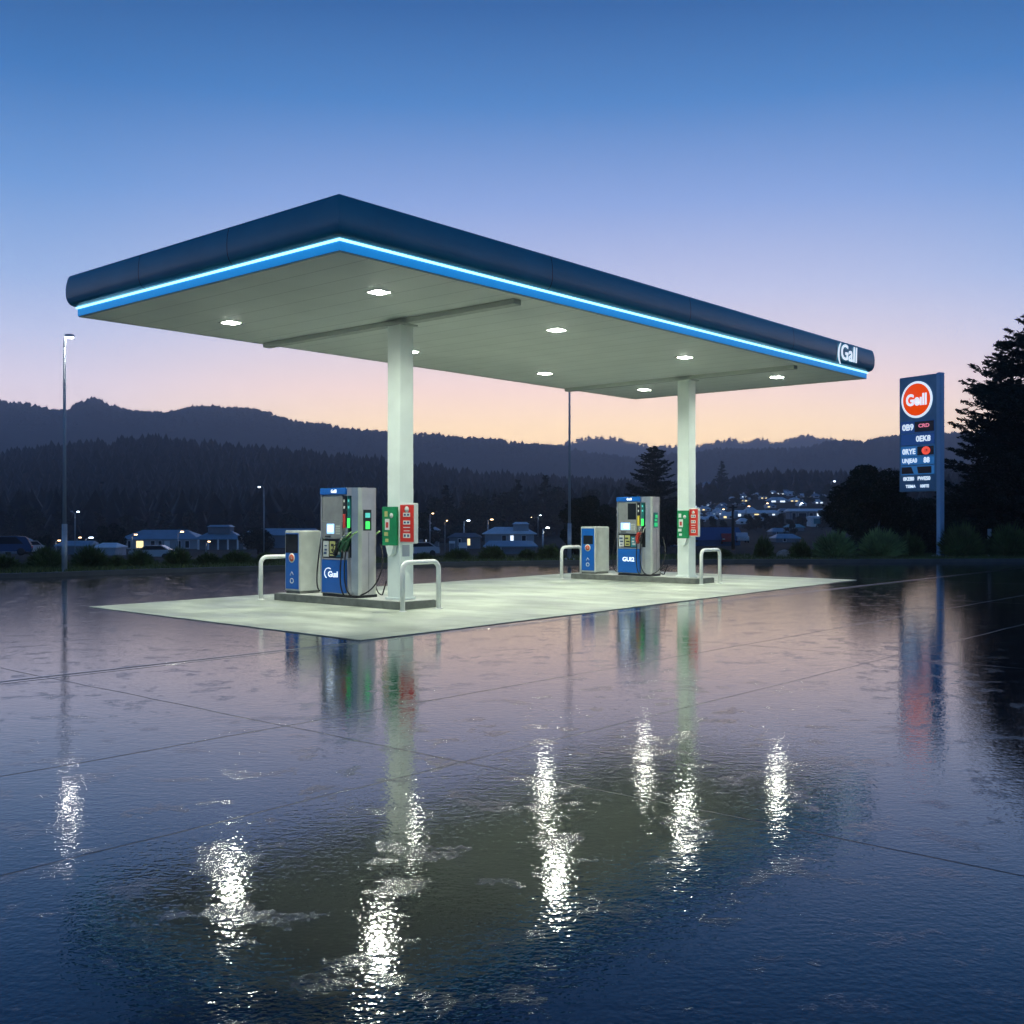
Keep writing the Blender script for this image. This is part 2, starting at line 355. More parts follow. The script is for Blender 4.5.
def slab_mat():
    m = mat('concrete_slab', (.50,.53,.45), .5, vary=.10, scale=.8)
    n = m.node_tree; L = n.links.new; b = n.nodes['Principled BSDF']
    tc = n.nodes.new('ShaderNodeTexCoord')
    a = n.nodes.new('ShaderNodeTexNoise'); a.inputs['Scale'].default_value = .7; a.inputs['Detail'].default_value = 8; a.inputs['Roughness'].default_value = .65; L(tc.outputs['Object'], a.inputs['Vector'])
    mp = n.nodes.new('ShaderNodeMapping'); mp.inputs['Rotation'].default_value = (0,0,-ANG); mp.inputs['Scale'].default_value = (.6,1.3,1); L(tc.outputs['Object'], mp.inputs['Vector'])
    s = n.nodes.new('ShaderNodeTexNoise'); s.inputs['Scale'].default_value = 1.0; s.inputs['Detail'].default_value = 6; L(mp.outputs['Vector'], s.inputs['Vector'])
    ad = n.nodes.new('ShaderNodeMath'); ad.operation = 'ADD'; L(a.outputs['Fac'], ad.inputs[0]); L(s.outputs['Fac'], ad.inputs[1])
    r = n.nodes.new('ShaderNodeValToRGB'); L(ad.outputs[0], r.inputs['Fac'])
    r.color_ramp.elements[0].position = .38; r.color_ramp.elements[0].color = (.27,.30,.235,1)
    r.color_ramp.elements[1].position = .62; r.color_ramp.elements[1].color = (.60,.64,.53,1)
    dv = n.nodes.new('ShaderNodeMath'); dv.operation = 'MULTIPLY'; dv.inputs[1].default_value = .5; L(ad.outputs[0], dv.inputs[0]); L(dv.outputs[0], r.inputs['Fac'])
    L(r.outputs['Color'], b.inputs['Base Color'])
    rr_ = n.nodes.new('ShaderNodeMapRange'); rr_.inputs['From Min'].default_value = .4; rr_.inputs['From Max'].default_value = .6; rr_.inputs['To Min'].default_value = .35; rr_.inputs['To Max'].default_value = .7
    L(a.outputs['Fac'], rr_.inputs['Value']); L(rr_.outputs['Result'], b.inputs['Roughness'])
    g = n.nodes.new('ShaderNodeTexNoise'); g.inputs['Scale'].default_value = 60; L(tc.outputs['Object'], g.inputs['Vector'])
    bp = n.nodes.new('ShaderNodeBump'); bp.inputs['Strength'].default_value = .3; bp.inputs['Distance'].default_value = .004; L(g.outputs['Fac'], bp.inputs['Height']); L(bp.outputs['Normal'], b.inputs['Normal'])
    return m
M['slab'] = slab_mat()
def seam(mn, comp, pitch, width, dark):
    nt = M[mn].node_tree; b_ = nt.nodes['Principled BSDF']; tc_ = nt.nodes.new('ShaderNodeTexCoord'); s_ = nt.nodes.new('ShaderNodeSeparateXYZ'); nt.links.new(tc_.outputs['Object'], s_.inputs[0])
    def mt(op, a, b2):
        t = nt.nodes.new('ShaderNodeMath'); t.operation = op; nt.links.new(a, t.inputs[0]); t.inputs[1].default_value = b2; return t.outputs[0]
    v = mt('PINGPONG', s_.outputs[comp], pitch/2); v = mt('LESS_THAN', v, width)
    mx = nt.nodes.new('ShaderNodeMix'); mx.data_type = 'RGBA'; mx.blend_type = 'MULTIPLY'
    src = b_.inputs['Base Color'].links[0].from_socket; nt.links.new(src, mx.inputs['A']); mx.inputs['B'].default_value = (dark,dark,dark,1)
    nt.links.new(v, mx.inputs['Factor']); nt.links.new(mx.outputs['Result'], b_.inputs['Base Color'])
seam('slab','Y',4.4,.018,.62); seam('slab','X',3.7,.014,.7)
RI = ROT.inverted()
pts = [tuple((RI @ (Vector((x,y,0))-F0)))[:2] for x,y in [(-2.0,14.24),(9.15,28.6),(3.4,34.4),(-7.75,19.75)]]
mb = MB(); mb.prism(pts, .001, .012); sb_ = mb.build('concrete_slab', 'slab'); sb_.location = F0; sb_.rotation_euler.z = ANG; tag(sb_, kind='structure')

# kerb, verge, grass
k1 = off(K,.16)
mb = MB(); n = len(K)
vs = [(x,y,-.1) for x,y in K] + [(x,y,.12) for x,y in K] + [(x,y,.13) for x,y in off(K,.02)] + [(x,y,.13) for x,y in k1] + [(x,y,-.1) for x,y in k1]
mb.add(vs, [(r*n+q, r*n+q+1, (r+1)*n+q+1, (r+1)*n+q) for r in range(4) for q in range(n-1)])
tag(mb.build('kerb', 'kerb'), kind='structure')
tag(sheet('grass_verge', k1, off(K,7.5), .11, .06, 'grass'), kind='structure')
gv = []; nb = 26000
seg = rng.uniform(4, len(K)-4.001, nb); ii = seg.astype(int); tt = seg-ii; KA = np.array(K); nn_ = np.array(off(K,1.0))-KA
base = KA[ii]*(1-tt)[:,None] + KA[ii+1]*tt[:,None] + nn_[ii]*(0.2+rng.random(nb)**1.3*6.5)[:,None]
h = rng.uniform(.05,.13,nb); th = rng.uniform(0,2*PI,nb); w = .02; ln = rng.normal(0,.03,(nb,2))
V = np.zeros((nb,3,3)); V[:,0,:2] = base + np.stack([np.cos(th),np.sin(th)],-1)*w; V[:,1,:2] = base - np.stack([np.cos(th),np.sin(th)],-1)*w; V[:,2,:2] = base+ln
V[:,:2,2] = .06; V[:,2,2] = .1+h
tag(raw('grass', V, np.arange(nb*3).reshape(-1,3), 'blade'), 'short damp grass growing along the verge behind the kerb', 'grass', kind='stuff')

# ------------------------------------------------------------------ canopy
CW, CL, SZ = 7.22, 17.5, 5.25
can = thing('canopy', 'large flat forecourt canopy with dark blue rounded fascia, glowing blue edge and two white columns', 'canopy', F0, ANG)
prof = [(.0,5.412),(.05,5.418),(.09,5.445),(.12,5.49),(.14,5.55),(.148,5.62),(.150,5.70),(.146,5.78),(.135,5.86),(.118,5.93),(.10,5.965),(.07,5.98),(-.25,5.985)]
def ring(pr, name, m, smooth=True):
    mb = MB(); vs = []; k = len(pr)
    for cxx, cyy, dx, dy in [(0,0,1,-1),(0,CL,1,1),(-CW,CL,-1,1),(-CW,0,-1,-1)]:
        for o_, z in pr: vs.append((cxx+dx*o_, cyy+dy*o_, z))
    fs = []
    for c in range(4):
        d = (c+1)%4
        for q in range(k-1): fs.append((c*k+q, d*k+q, d*k+q+1, c*k+q+1))
    mb.add(vs, fs, None, False); o = mb.build(name, m, can)
    return o
fa = ring(prof, 'fascia', 'fascia')
# smooth only along the profile: mark via auto smooth angle
for p in fa.data.polygons: p.use_smooth = True
fa.data.set_sharp_from_angle(angle=math.radians(50))
ring([(.0,5.25),(.0,5.378)], 'light_band', 'band'); 
ring([(.0,5.378),(.022,5.381),(.028,5.394),(.022,5.408),(.0,5.411)], 'led_strip', 'led')
mb = MB(); mb.box(-CW+.02,-.02,.02,CL-.02,5.93,5.96); mb.build('roof_deck','steel_dark',can)
mb = MB(); mb.box(-CW+.004,-.004,.004,CL-.004,5.252,5.30); so = mb.build('soffit','soffit',can)
seam('soffit','Y',.6,.008,.62)
# shallow bump
n_ = M['soffit'].node_tree; tcc = n_.nodes.new('ShaderNodeTexCoord'); wv = n_.nodes.new('ShaderNodeTexWave'); wv.bands_direction = 'Y'; wv.inputs['Scale'].default_value = 1.05; wv.wave_profile = 'SAW'
n_.links.new(tcc.outputs['Object'], wv.inputs['Vector']); bb = n_.nodes.new('ShaderNodeBump'); bb.inputs['Strength'].default_value = .25; bb.inputs['Distance'].default_value = .008
n_.links.new(wv.outputs['Fac'], bb.inputs['Height']); n_.links.new(bb.outputs['Normal'], n_.nodes['Principled BSDF'].inputs['Normal'])
mb = MB(); 
for a in (-CW+.004,): pass
mb.box(-CW+.01,-.01,.01,.05,5.235,5.251).box(-CW+.01,-.01,CL-.05,CL-.01,5.235,5.251).box(-CW+.01,-CW+.05,.05,CL-.05,5.235,5.251).box(-.05,-.01,.05,CL-.05,5.235,5.251)
mb.build('edge_trim','beam',can)
# fascia sheet joints
for a in (4.4, 8.7, 13.1, 15.35):
    mb = MB(); mb.v=[]; vs=[(o_+.0025,a-.008,z) for o_,z in prof]+[(o_+.0025,a+.008,z) for o_,z in prof]; k=len(prof)
    mb.add(vs,[(q,q+1,k+q+1,k+q) for q in range(k-1)]); mb.build('fascia_joint','black',can)
for a in (-2.4,-4.9):
    mb = MB(); vs=[(a-.008,-o_-.0025,z) for o_,z in prof]+[(a+.008,-o_-.0025,z) for o_,z in prof]; k=len(prof)
    mb.add(vs,[(q,q+1,k+q+1,k+q) for q in range(k-1)]); mb.build('fascia_joint','black',can)
for yb in (4.04, 14.1):
    mb = MB(); mb.box(-CW+.06,-.3,yb-.09,yb+.09,5.16,5.251,bev=.01); mb.build('soffit_beam','beam',can)
for yb, xc in ((4.04,-3.12), (14.1,-3.29)):
    mb = MB(); mb.box(xc-.17,xc+.17,yb-.17,yb+.17,.16,5.16,bev=.02)
    c_ = mb.build('column','column',can)
    mb = MB(); mb.box(xc-.20,xc+.20,yb-.20,yb+.20,.145,.20,bev=.01); mb.build('base_collar','column',c_)
    mb = MB(); mb.box(xc-.24,xc+.24,yb-.21,yb+.21,5.13,5.158,bev=.005); mb.build('top_plate','beam',c_)
for yy in (2.15,6.7,11.3,15.7):
    for xx in (-1.6,-5.65):
        mb = MB(); mb.box(xx-.17,xx+.17,yy-.17,yy+.17,5.240,5.251,bev=.003); fr = mb.build('ceiling_light','lampframe',can)
        mb = MB(); mb.box(xx-.12,xx+.12,yy-.12,yy+.12,5.2345,5.2395); mb.build('lens','lens',fr)
        al = bpy.data.lights.new('ceiling_lamp','AREA'); al.shape = 'SQUARE'; al.size = .24; al.energy = 100; al.color = (.95,1,.84); al.spread = math.radians(152)
        ao = bpy.data.objects.new('ceiling_lamp', al); C.objects.link(ao); ao.parent = can; ao.location = (xx,yy,5.232)
text('lettering','(Gall',.54,'logo_white',can,(.160,15.95,5.69),ENDX,bold=.012,ext=.004,xs=1.12,shear=.06)

# ------------------------------------------------------------------ islands
def island(x0, x1, y0, y1, label):
    t = thing('pump_island', label, 'concrete island', W((x0+x1)/2,(y0+y1)/2,0), ANG, 'kerbed pump islands under the canopy')
    a, b = (x1-x0)/2, (y1-y0)/2; r = .10
    def rr_(a, b, r):
        out = []
        for cx_, cy_, a0 in ((a-r,b-r,0),(-a+r,b-r,90),(-a+r,-b+r,180),(a-r,-b+r,270)):
            for q in range(5): an = math.radians(a0+q*22.5); out.append((cx_+r*math.cos(an), cy_+r*math.sin(an)))
        return out
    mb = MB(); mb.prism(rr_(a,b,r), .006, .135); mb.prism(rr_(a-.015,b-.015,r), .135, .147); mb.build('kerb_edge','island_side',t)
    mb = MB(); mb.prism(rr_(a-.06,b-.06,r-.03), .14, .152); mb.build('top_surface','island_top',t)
    return t
island(-6.33,-2.60,3.57,4.50,'low grey concrete island carrying the nearer pump and nearer column')
island(-6.68,-2.72,13.62,14.57,'low grey concrete island carrying the farther pump and farther column')
ZI = .152

# ------------------------------------------------------------------ pumps
def nozzle(t, x, y, z, col, tilt=.5):
    mb = MB(); mtx = Matrix.Translation((x,y,z)) @ Matrix.Rotation(tilt,4,'Y') @ Matrix.Scale(1.3,4)
    mb.box(-.022,.022,-.03,.03,-.13,.10,mtx,bev=.012)
    mb.tube([(0,-.03,-.09),(0,-.075,-.06),(0,-.08,.03),(0,-.03,.07)],.008,6,mtx)
    nz_ = mb.build('nozzle', col, t)
    mb = MB(); mb.tube([(0,0,.09),(.01,.01,.17),(.05,.02,.24)],[.016,.014,.012],8,mtx); mb.build('spout','nozzle_green' if col == 'nozzle_dark' else 'chrome',nz_)
def pump(x0, y0, first, label):
    t = thing('fuel_pump', label, 'fuel pump', W(x0,y0,ZI), ANG, 'fuel pumps on the islands')
    D_ = .56; WB = .72; WT = 1.03
    mb = MB(); mb.box(.02,WT-.02,.03,D_-.03,0,.05); mb.build('plinth','black',t)
    # body: upright frame of the cabinet, front at y=0
    mb = MB(); mb.box(0,WB+.02,.045,D_-.045,.05,2.0,bev=.01)
    mb.box(-.005,.028,.0,.05,.05,1.95,bev=.006); mb.build('body','steel',t)
    mb = MB(); mb.box(-.012,WB+.01,-.012,D_+.012,1.925,2.05,bev=.012); hd = mb.build('header','blue' ,t)
    text('lettering','GULL' if False else 'GeIIl',.085,'logo_white',hd,(.40,-.0155,1.987),FRONT,bold=.04,ext=.001)
    # steel end cap with chamfered corners, full height
    ch = .10
    poly = [(WB+.01,.0+.03),(WB+.06,-.004),(WB+.18,-.004),(WT-.02,.03+ch*.3),(WT,.03+ch),(WT,D_-.03-ch),(WT-.02,D_-.03-ch*.3),(WB+.18,D_+.004),(WB+.06,D_+.004),(WB+.01,D_-.03)]
    mb = MB(); mb.prism([(x if x>WB+.05 else x, y) for x,y in poly],.05,.74); mb.prism([(x,y) for x,y in poly if x>WB+.1],.741,1.90)
    mb.prism(poly,1.901,2.05); mb.build('end_cap','steel',t)
    mb = MB(); mb.box(WB-.12,WB+.179,.09,D_-.09,.742,1.90); mb.build('nozzle_bay','black',t)
    for s in (0,1):
        yb = (lambda y: y) if s == 0 else (lambda y: D_-y)
        def bx(mb, x0_,x1_,ya,yc,z0,z1,bev=0): a_,b_ = sorted((yb(ya),yb(yc))); return mb.box(x0_,x1_,a_,b_,z0,z1,None,bev)
        mb = MB(); bx(mb,.035,WB,-.006,.044,.075,.70,.008); dr = mb.build('door','blue',t)
        rot = FRONT if s == 0 else (PI/2,0,PI); yo = yb(-.0095)
        text('lettering','Gu\u0131l' if first else 'GUI2',.15,'logo_white',dr,(.37,yo,.42),rot,bold=.03,ext=.001,xs=1.15)
        if first:
            mb = MB(); mb.tube([Vector((.24+.115*math.cos(a_),yo,.44+.10*math.sin(a_))) for a_ in np.linspace(1.0,4.2,12)],.008,6); mb.build('swoosh','logo_white',dr)
        mb = MB(); bx(mb,.035,WB,-.012,.044,.702,.725); mb.build('shelf','steel',t)
        # poster strip
        mb = MB(); bx(mb,.035,WB-.12,.03,.044,.727,1.09); mb.build('poster_backing','black',t)
        for q,(cm) in enumerate(('poster_w','poster_y','poster_t') if not first else ('poster_w','poster_y','poster_t')):
            mb = MB(); xa = .05+q*.19
            bx(mb,xa,xa+.155,.020,.029,.75+.02*(q==1),1.05-.04*(q==2)); pc = mb.build('poster',cm,t)
            for z in (.80,.87,.95):
                mb = MB(); wv_ = random.uniform(.03,.055); c0 = xa+.0775+random.uniform(-.02,.02); bx(mb,c0-wv_,c0+wv_,.012,.019,z,z+random.uniform(.02,.05)); mb.build('printed_block',('poster_n','black','poster_w')[q],pc)
        # control panel
        mb = MB(); bx(mb,.035,WB-.10,-.004,.044,1.10,1.42,.008); cp = mb.build('control_panel','steel_dark',t)
        mb = MB(); bx(mb,.19 if first else .13,.40 if first else .42,-.008,-.003,1.19,1.375); mb.build('screen','screen',cp)
        mb = MB(); bx(mb,.23 if first else .24,.37,-.0105,-.0085,1.23,1.34)
        mb.build('screen_readout','screen_txt',cp)
        mb = MB()
        for r_ in range(4):
            for c_ in range(3): bx(mb,.455+c_*.042,.485+c_*.042,-.010,-.003,1.18+r_*.045,1.21+r_*.045)
        mb.build('keypad','cream',cp)
        mb = MB(); bx(mb,.14,.30,-.010,-.003,1.125,1.150); mb.build('card_slot','black',cp)
        # upper board
        mb = MB(); bx(mb,.035,WB-.10,.012,.044,1.425,1.92,.006); ub = mb.build('upper_board','steel_dark' if first else 'steel_dark',t)
        if first:
            mb = MB(); xs_ = [(.12,1.86),(.55,1.86),(.44,1.62),(.34,1.50),(.25,1.62)]
            vs=[(x,yb(.010),z) for x,z in xs_]+[(x,yb(.0118),z) for x,z in xs_]; mb.add(vs,[(0,1,2,3,4),(9,8,7,6,5)]+[(q,(q+1)%5,(q+1)%5+5,q+5) for q in range(5)]); mb.build('board_patch','steel_dark',ub)  # flat tapering patch in the board's own grey
        else:
            mb = MB(); bx(mb,.34,.60,.006,.0115,1.46,1.88); mb.build('display_screen','glass_dark',ub)
        # grade strips
        for q,(xa,c1,c2) in enumerate([(WB-.095,'black','flag_red' if first else 'flag_yellow'),(WB+.03,'teal','green_lit')]):
            mb = MB(); bx(mb,xa,xa+.085,.02,.089,1.32,1.90,.004); gs = mb.build('grade_strip',c1,t)
            mb = MB(); bx(mb,xa+.008,xa+.077,.012,.019,1.30+.06*q*0,1.56-.08*q); mb.build('grade_flag',c2,gs)
            for z in (1.66,1.78):
                mb = MB(); bx(mb,xa+.025,xa+.06,.012,.019,z,z+.05); mb.build('grade_mark','white' if q == 0 else 'teal_lit',gs)
            
        cols = ('nozzle_dark','nozzle_dark') if first else ('nozzle_red','black')
        for q,xx in enumerate((WB-.055,WB+.075)): nozzle(t,xx,yb(.0),1.0,cols[q],.55 if first else .15)
        if first: nozzle(t,WB-.20,yb(-.02),.93,'black',.5)
        # hoses
        for q,xx in enumerate((WB-.06,WB+.05)):
            y_ = yb(-.03); dyo = yb(-.10)
            mb = MB(); mb.tube(bez((xx,y_,.88),(xx,dyo,.45),(xx+.0,dyo,.02),(xx+.16+.14*q,yb(-.05),.035),18)+[Vector((xx+.26+.18*q,yb(-.02),.06 if s==0 else .3))],.014,8); mb.build('hose','rubber',t)
    # hose loops at the two ends
    mb = MB(); mb.tube(bez((-.02,.12,1.72),(-.05,.10,1.2),(-.30,.02,.15),(.0,-.02,.10),22),.014,8); mb.build('hose','rubber',t)
    mb = MB(); mb.tube(bez((WT-.02,D_+.05,1.0),(WT+.22,D_+.02,.6),(WT+.20,.35,.0),(WT-.12,-.02,.04),22),.014,8); mb.build('hose','rubber',t)
    # strip with small white marks on the left end
    mb = MB(); mb.box(-.030,-.004,.03,.12,1.10,1.90,bev=.005); ls = mb.build('end_strip','black',t)
    [MB().box(*b_).build('end_mark','white',ls) for b_ in ((-.034,-.0305,.05,.10,1.70,1.77),(-.034,-.0305,.05,.10,1.55,1.62),(-.025,-.008,.022,.0285,1.70,1.78),(-.025,-.008,.022,.0285,1.55,1.63))]
    # display on the steel end
    mb = MB(); mb.box(WT+.0005,WT+.012,.17,.36,1.25,1.64,bev=.003) ; sd = mb.build('side_display','black' if first else 'teal',t)
    if first:
        mb = MB(); mb.box(WT+.0125,WT+.015,.205,.325,1.49,1.58); mb.build('indicator','teal_lit',sd)
        mb = MB(); mb.box(WT+.0125,WT+.015,.215,.315,1.28,1.42); mb.build('indicator','green_lit',sd)
    else:
        [MB().box(WT+.0125,WT+.015,*b_).build('indicator','green_dim',sd) for b_ in ((.19,.34,1.28,1.38),(.21,.32,1.42,1.47),(.24,.34,1.50,1.58))]
    mb = MB(); mb.box(WT-.001,WT+.003,.30,.304,.07,1.22) ; mb.build('seam','black',t)
    return t
pump(-4.93,3.66,True,'nearer steel and blue fuel pump with green nozzles and two lit squares on its end')
pump(-5.18,13.72,False,'farther steel and blue fuel pump with a red nozzle and yellow flag')

def cabinet(x0, y0, first, label):
    t = thing('service_cabinet', label, 'cabinet', W(x0,y0,ZI), ANG, 'low service cabinets on the pump islands')
    w,d,h = (.47,.53,1.24) if first else (.49,.64,1.27)
    mb = MB(); mb.box(.02,w-.02,.02,d-.02,0,.05); mb.build('plinth','island_side',t)
    mb = MB(); mb.box(0,w,0,d,.05,h,bev=.025); mb.build('body','cream',t)
    mb = MB(); mb.box(.035,w-.03,-.008,.004,.09,h-.05,bev=.004); fp = mb.build('front_panel','blue',t)
    mb = MB()
    if first: mb.box(.045,w-.04,-.014,-.0085,.80,h-.07)
    else: mb.box(.10,w-.07,-.014,-.0085,.80,1.03)
    mb.build('window','glass_dark',fp)
    zc = .70; R0 = .095
    mb = MB(); mb.lathe([(R0,0),(R0,.006)],28,Matrix.Translation((w/2,-.0085,zc))@Matrix.Rotation(PI/2,4,'X')); lg = mb.build('logo_ring','white',fp)
    mb = MB(); mb.lathe([(.07,0),(.07,.003)],28,Matrix.Translation((w/2,-.0148,zc))@Matrix.Rotation(PI/2,4,'X')); mb.build('logo_disc','orange',lg)
    text('logo_mark','G',.07,'white',lg,(w/2,-.0195,zc),FRONT,bold=.02,ext=.0008)
    # symbols
    mb = MB(); mb.tube([(w/2-.05,-.0095,.36),(w/2,-.0095,.43),(w/2+.05,-.0095,.37)],.009,6); mb.build('symbol','white',fp); mb = MB(); mb.tube([Vector((w/2+.05*math.cos(a),-.0095,.25+.045*math.sin(a))) for a in np.linspace(0,2*PI,16)],.009,6); 
    mb.build('symbol','white',fp)
cabinet(-6.12,3.72,True,'low white and blue service cabinet left of the nearer fuel pump')
cabinet(-6.40,13.75,False,'low white and blue service cabinet on the farther island, behind the left hoop')

def hoop(x, y, label):
    t = thing('hoop_barrier', label, 'hoop barrier', W(x,y,0), ANG, 'white tubular hoops at the ends of the pump islands')
    L_, H_, r = .88, .86, .14
    p = [(0,0,.005),(0,0,H_-r)] + [(0,r-r*math.cos(a),H_-r+r*math.sin(a)) for a in np.linspace(.25,PI/2,6)] + [(0,L_-r+r*math.sin(a),H_-r+r*math.cos(a)) for a in np.linspace(0,PI/2,7)] + [(0,L_,.005)]
    mb = MB(); mb.tube(p,.043,14); mb.build('rail','hoop',t)
    for yy in (0,L_):
        mb = MB(); mb.lathe([(.075,.012),(.075,.02),(.05,.028)],16,Matrix.Translation((0,yy,0))); mb.build('foot_flange','hoop',t)
hoop(-6.58,3.48,'white tubular hoop at the left end of the nearer island')
hoop(-2.34,3.36,'white tubular hoop in front of the nearer column, largest in view')
hoop(-6.86,13.5,'white tubular hoop at the left end of the farther island')
hoop(-2.45,13.42,'white tubular hoop right of the farther column')

# panels fixed to the columns
def pieces(name, m, parent, boxes):
    for b_ in boxes: MB().box(*b_).build(name, m, parent)
def disc(name, m, parent, x, y, z, r, th=.003):
    mb = MB(); mb.lathe([(r,0),(r,th)],18,Matrix.Translation((x,y,z))@Matrix.Rotation(PI/2,4,'X')); return mb.build(name,m,parent)
def column_boxes(yb, xc, far):
    nm = 'farther' if far else 'nearer'; y0 = yb-.17
    t = thing('notice_board', f'flat green notice panel on the left side of the {nm} white column', 'notice board', W(xc-.03 if not far else xc+.04,y0-.02,0), ANG, 'green notice panels on the canopy columns')
    hw = .19 if not far else .165
    mb = MB(); mb.box(-hw,hw,-.06,-.012,1.14,1.84,bev=.008); pn = mb.build('panel','green',t)
    pieces('printed_mark','poster_y' if not far else 'white',pn,[(-.12,-.04,-.064,-.0605,1.66,1.76),(-.13,-.03,-.064,-.0605,1.31,1.38),(-.10,-.02,-.064,-.0605,1.20,1.26)])
    disc('printed_roundel','white',pn,.06,-.0605,1.68,.045)
    mb = MB(); mb.box(-.11,.01,-.064,-.0605,1.42,1.62); pk = mb.build('pictogram','white',pn)
    pieces('pictogram_mark','flag_red',pk,[(-.085,-.02,-.067,-.0645,1.46,1.56)])
    mb = MB(); mb.prism([(-.10,1.135),(.10,1.135),(.05,.98),(-.02,.94),(-.06,1.0)],.0,.10,Matrix.Translation((.03,.015,0))@Matrix.Rotation(PI/2,4,'X')); mb.build('bracket','column',t)
    t = thing('call_box', f'red fronted white box hung on the right side of the {nm} white column', 'wall box', W(xc+.18,y0,0), ANG, 'red fronted boxes on the canopy columns')
    k = 1.0 if not far else .72
    mb = MB(); mb.box(.0,.39*k,-.02,.075,1.18,1.90,bev=.015); bd = mb.build('housing','white',t)
    mb = MB(); mb.box(.02,.37*k,-.028,-.018,1.21,1.87,bev=.003); fr = mb.build('front_plate','red',t)
    c = .195*k; a0_,a1_ = -.032,-.0285
    B = lambda x,w,z0,z1: (c+(x-w/2)*k,c+(x+w/2)*k,a0_,a1_,z0,z1)
    pieces('label_line','white',fr,[B(0,.17,1.46,1.475),B(0,.15,1.40,1.412)])
    for q,(z0_,z1_) in enumerate(((1.66,1.73),(1.52,1.59),(1.28,1.36))):
        mb = MB(); mb.box(*B(0,.18,z0_,z1_)); lb = mb.build('label_plate','white',fr)
        for dx in (-.045,.04):
            mb = MB(); mb.box(c+(dx-.025)*k,c+(dx+.025)*k,-.035,-.0325,z0_+.018,z1_-.018); mb.build('label_print','poster_n',lb)
    disc('label_roundel','white',fr,c,-.0285,1.79,.055*k)
    if not far:
        mb = MB(); mb.box(xc+.173,xc+.177,yb-.12,yb+.06,.94,1.15)
        o = mb.build('notice_sheet','wall_g',None); o.location = F0; o.rotation_euler.z = ANG
        tag(o,'small grey paper notice taped to the nearer column under the red box','notice')
column_boxes(4.04, -3.12, False); column_boxes(14.1, -3.29, True)

# ------------------------------------------------------------------ price sign
sd = Vector((-.52,.855,0)).normalized()            # from the pole (near) side to the far left side
pp = at(940.3, 44.6)
sg = thing('price_sign', 'tall blue price sign on a pole with orange roundel and lit price rows', 'price sign', (pp.x,pp.y,.1), math.atan2(-sd.y,-sd.x))
# local: +X from far left to the pole, front faces local -Y
def add_p(mb): return mb
WS = 1.86; XR = -.10; XL = XR-WS; ZB = 2.70; ZT = 7.58
mb = MB(); mb.box(XL,XR,-.11,.16,ZB,ZT,bev=.02); cab = mb.build('cabinet','sign',sg)
mb = MB(); mb.box(-.095,.105,-.14,.14,0,ZT+.03,bev=.03); mb.build('pole','sign_side',sg)
mb = MB(); mb.box(-.22,.23,-.26,.26,-.02,.05,bev=.01); mb.build('base_plate','galv',sg)
XC = (XL+XR)/2-.03; RL = .70; ZL = 6.58
mb = MB(); mb.lathe([(RL+.07,0),(RL+.07,.03)],48,Matrix.Translation((XC,-.111,ZL))@Matrix.Rotation(PI/2,4,'X')); rg = mb.build('roundel_rim','white_lit',cab)
mb = MB(); mb.lathe([(RL-.02,0),(RL-.02,.01)],48,Matrix.Translation((XC,-.142,ZL))@Matrix.Rotation(PI/2,4,'X')); mb.build('roundel_disc','orange_lit',rg)
text('lettering','Ge\u0131ll',.66,'white_lit',rg,(XC,-.158,ZL-.03),FRONT,bold=.035,ext=.003,xs=.86)
rows = [(5.18,5.68,'sign_row'),(4.68,5.14,'sign_row'),(4.20,4.62,'sign_row2'),(3.84,4.17,'sign_row2'),(3.42,3.79,'sign_row2'),(3.10,3.38,'sign'),(2.78,3.06,'sign')]
a0, a1 = XL+.09, XR-.10
def X_(f): return a0+(a1-a0)*f
def row(q, m=None):
    z0,z1,mm = rows[q]; mb = MB(); mb.box(a0,a1,-.122,-.1115,z0,z1,bev=.003); return mb.build('price_row',mm,cab), (z0+z1)/2
def disp(r_, f0, f1, q, dz=.03):
    z0,z1,_ = rows[q]; mb = MB(); mb.box(X_(f0),X_(f1),-.130,-.1225,z0+dz,z1-dz); return mb.build('display','sign_dark',r_)
def tx(r_, s, f, z, size, m, xs=1): text('digits',s,size*.86,m,r_,(X_(f),-.135,z),FRONT,bold=.03,ext=.002,xs=xs*1.08)
r_,z = row(0); disp(r_,.42,.99,0); tx(r_,'0B9',.22,z-.01,.42,'white_lit',.95); tx(r_,'CRD',.70,z+.03,.24,'pink_lit',1.2)
r_,z = row(1); tx(r_,'0EK8',.68,z,.38,'white_lit',.95)
r_,z = row(2); disp(r_,.50,.99,2,.02); tx(r_,'0RYE',.25,z-.02,.36,'white_lit',.9)
mb = MB(); mb.lathe([(.20,0),(.20,.004)],20,Matrix.Translation((X_(.76),-.131,z))@Matrix.Rotation(PI/2,4,'X')@Matrix.Diagonal((1.05,.85,1,1))); ov = mb.build('display_badge','red_lit',r_)
tx(r_,'19',.76,z,.20,'sign_dark',.9)
r_,z = row(3); tx(r_,'UNJEA0',.27,z,.29,'white_lit',.82); tx(r_,'88',.78,z,.36,'white_lit',.9)
r_,z = row(4)
mb = MB(); z0,z1 = rows[4][0]+.04, rows[4][1]-.04
mb.add([(X_(.02),-.130,z0),(X_(.40),-.130,z0),(X_(.32),-.130,z1),(X_(.02),-.130,z1)],[(0,1,2,3)]); mb.add([(X_(.53),-.130,z0),(X_(.92),-.130,z0),(X_(.92),-.130,z1),(X_(.49),-.130,z1)],[(0,1,2,3)]); mb.build('display','sign_dark',r_)
r_,z = row(5); tx(r_,'0KE80',.24,z,.25,'white_lit',.9); tx(r_,'PWES0',.70,z,.25,'white_lit',.9)
r_,z = row(6); tx(r_,'TEIMA',.30,z,.20,'white_lit',.95); tx(r_,'008TE',.72,z,.20,'white_lit',.9)

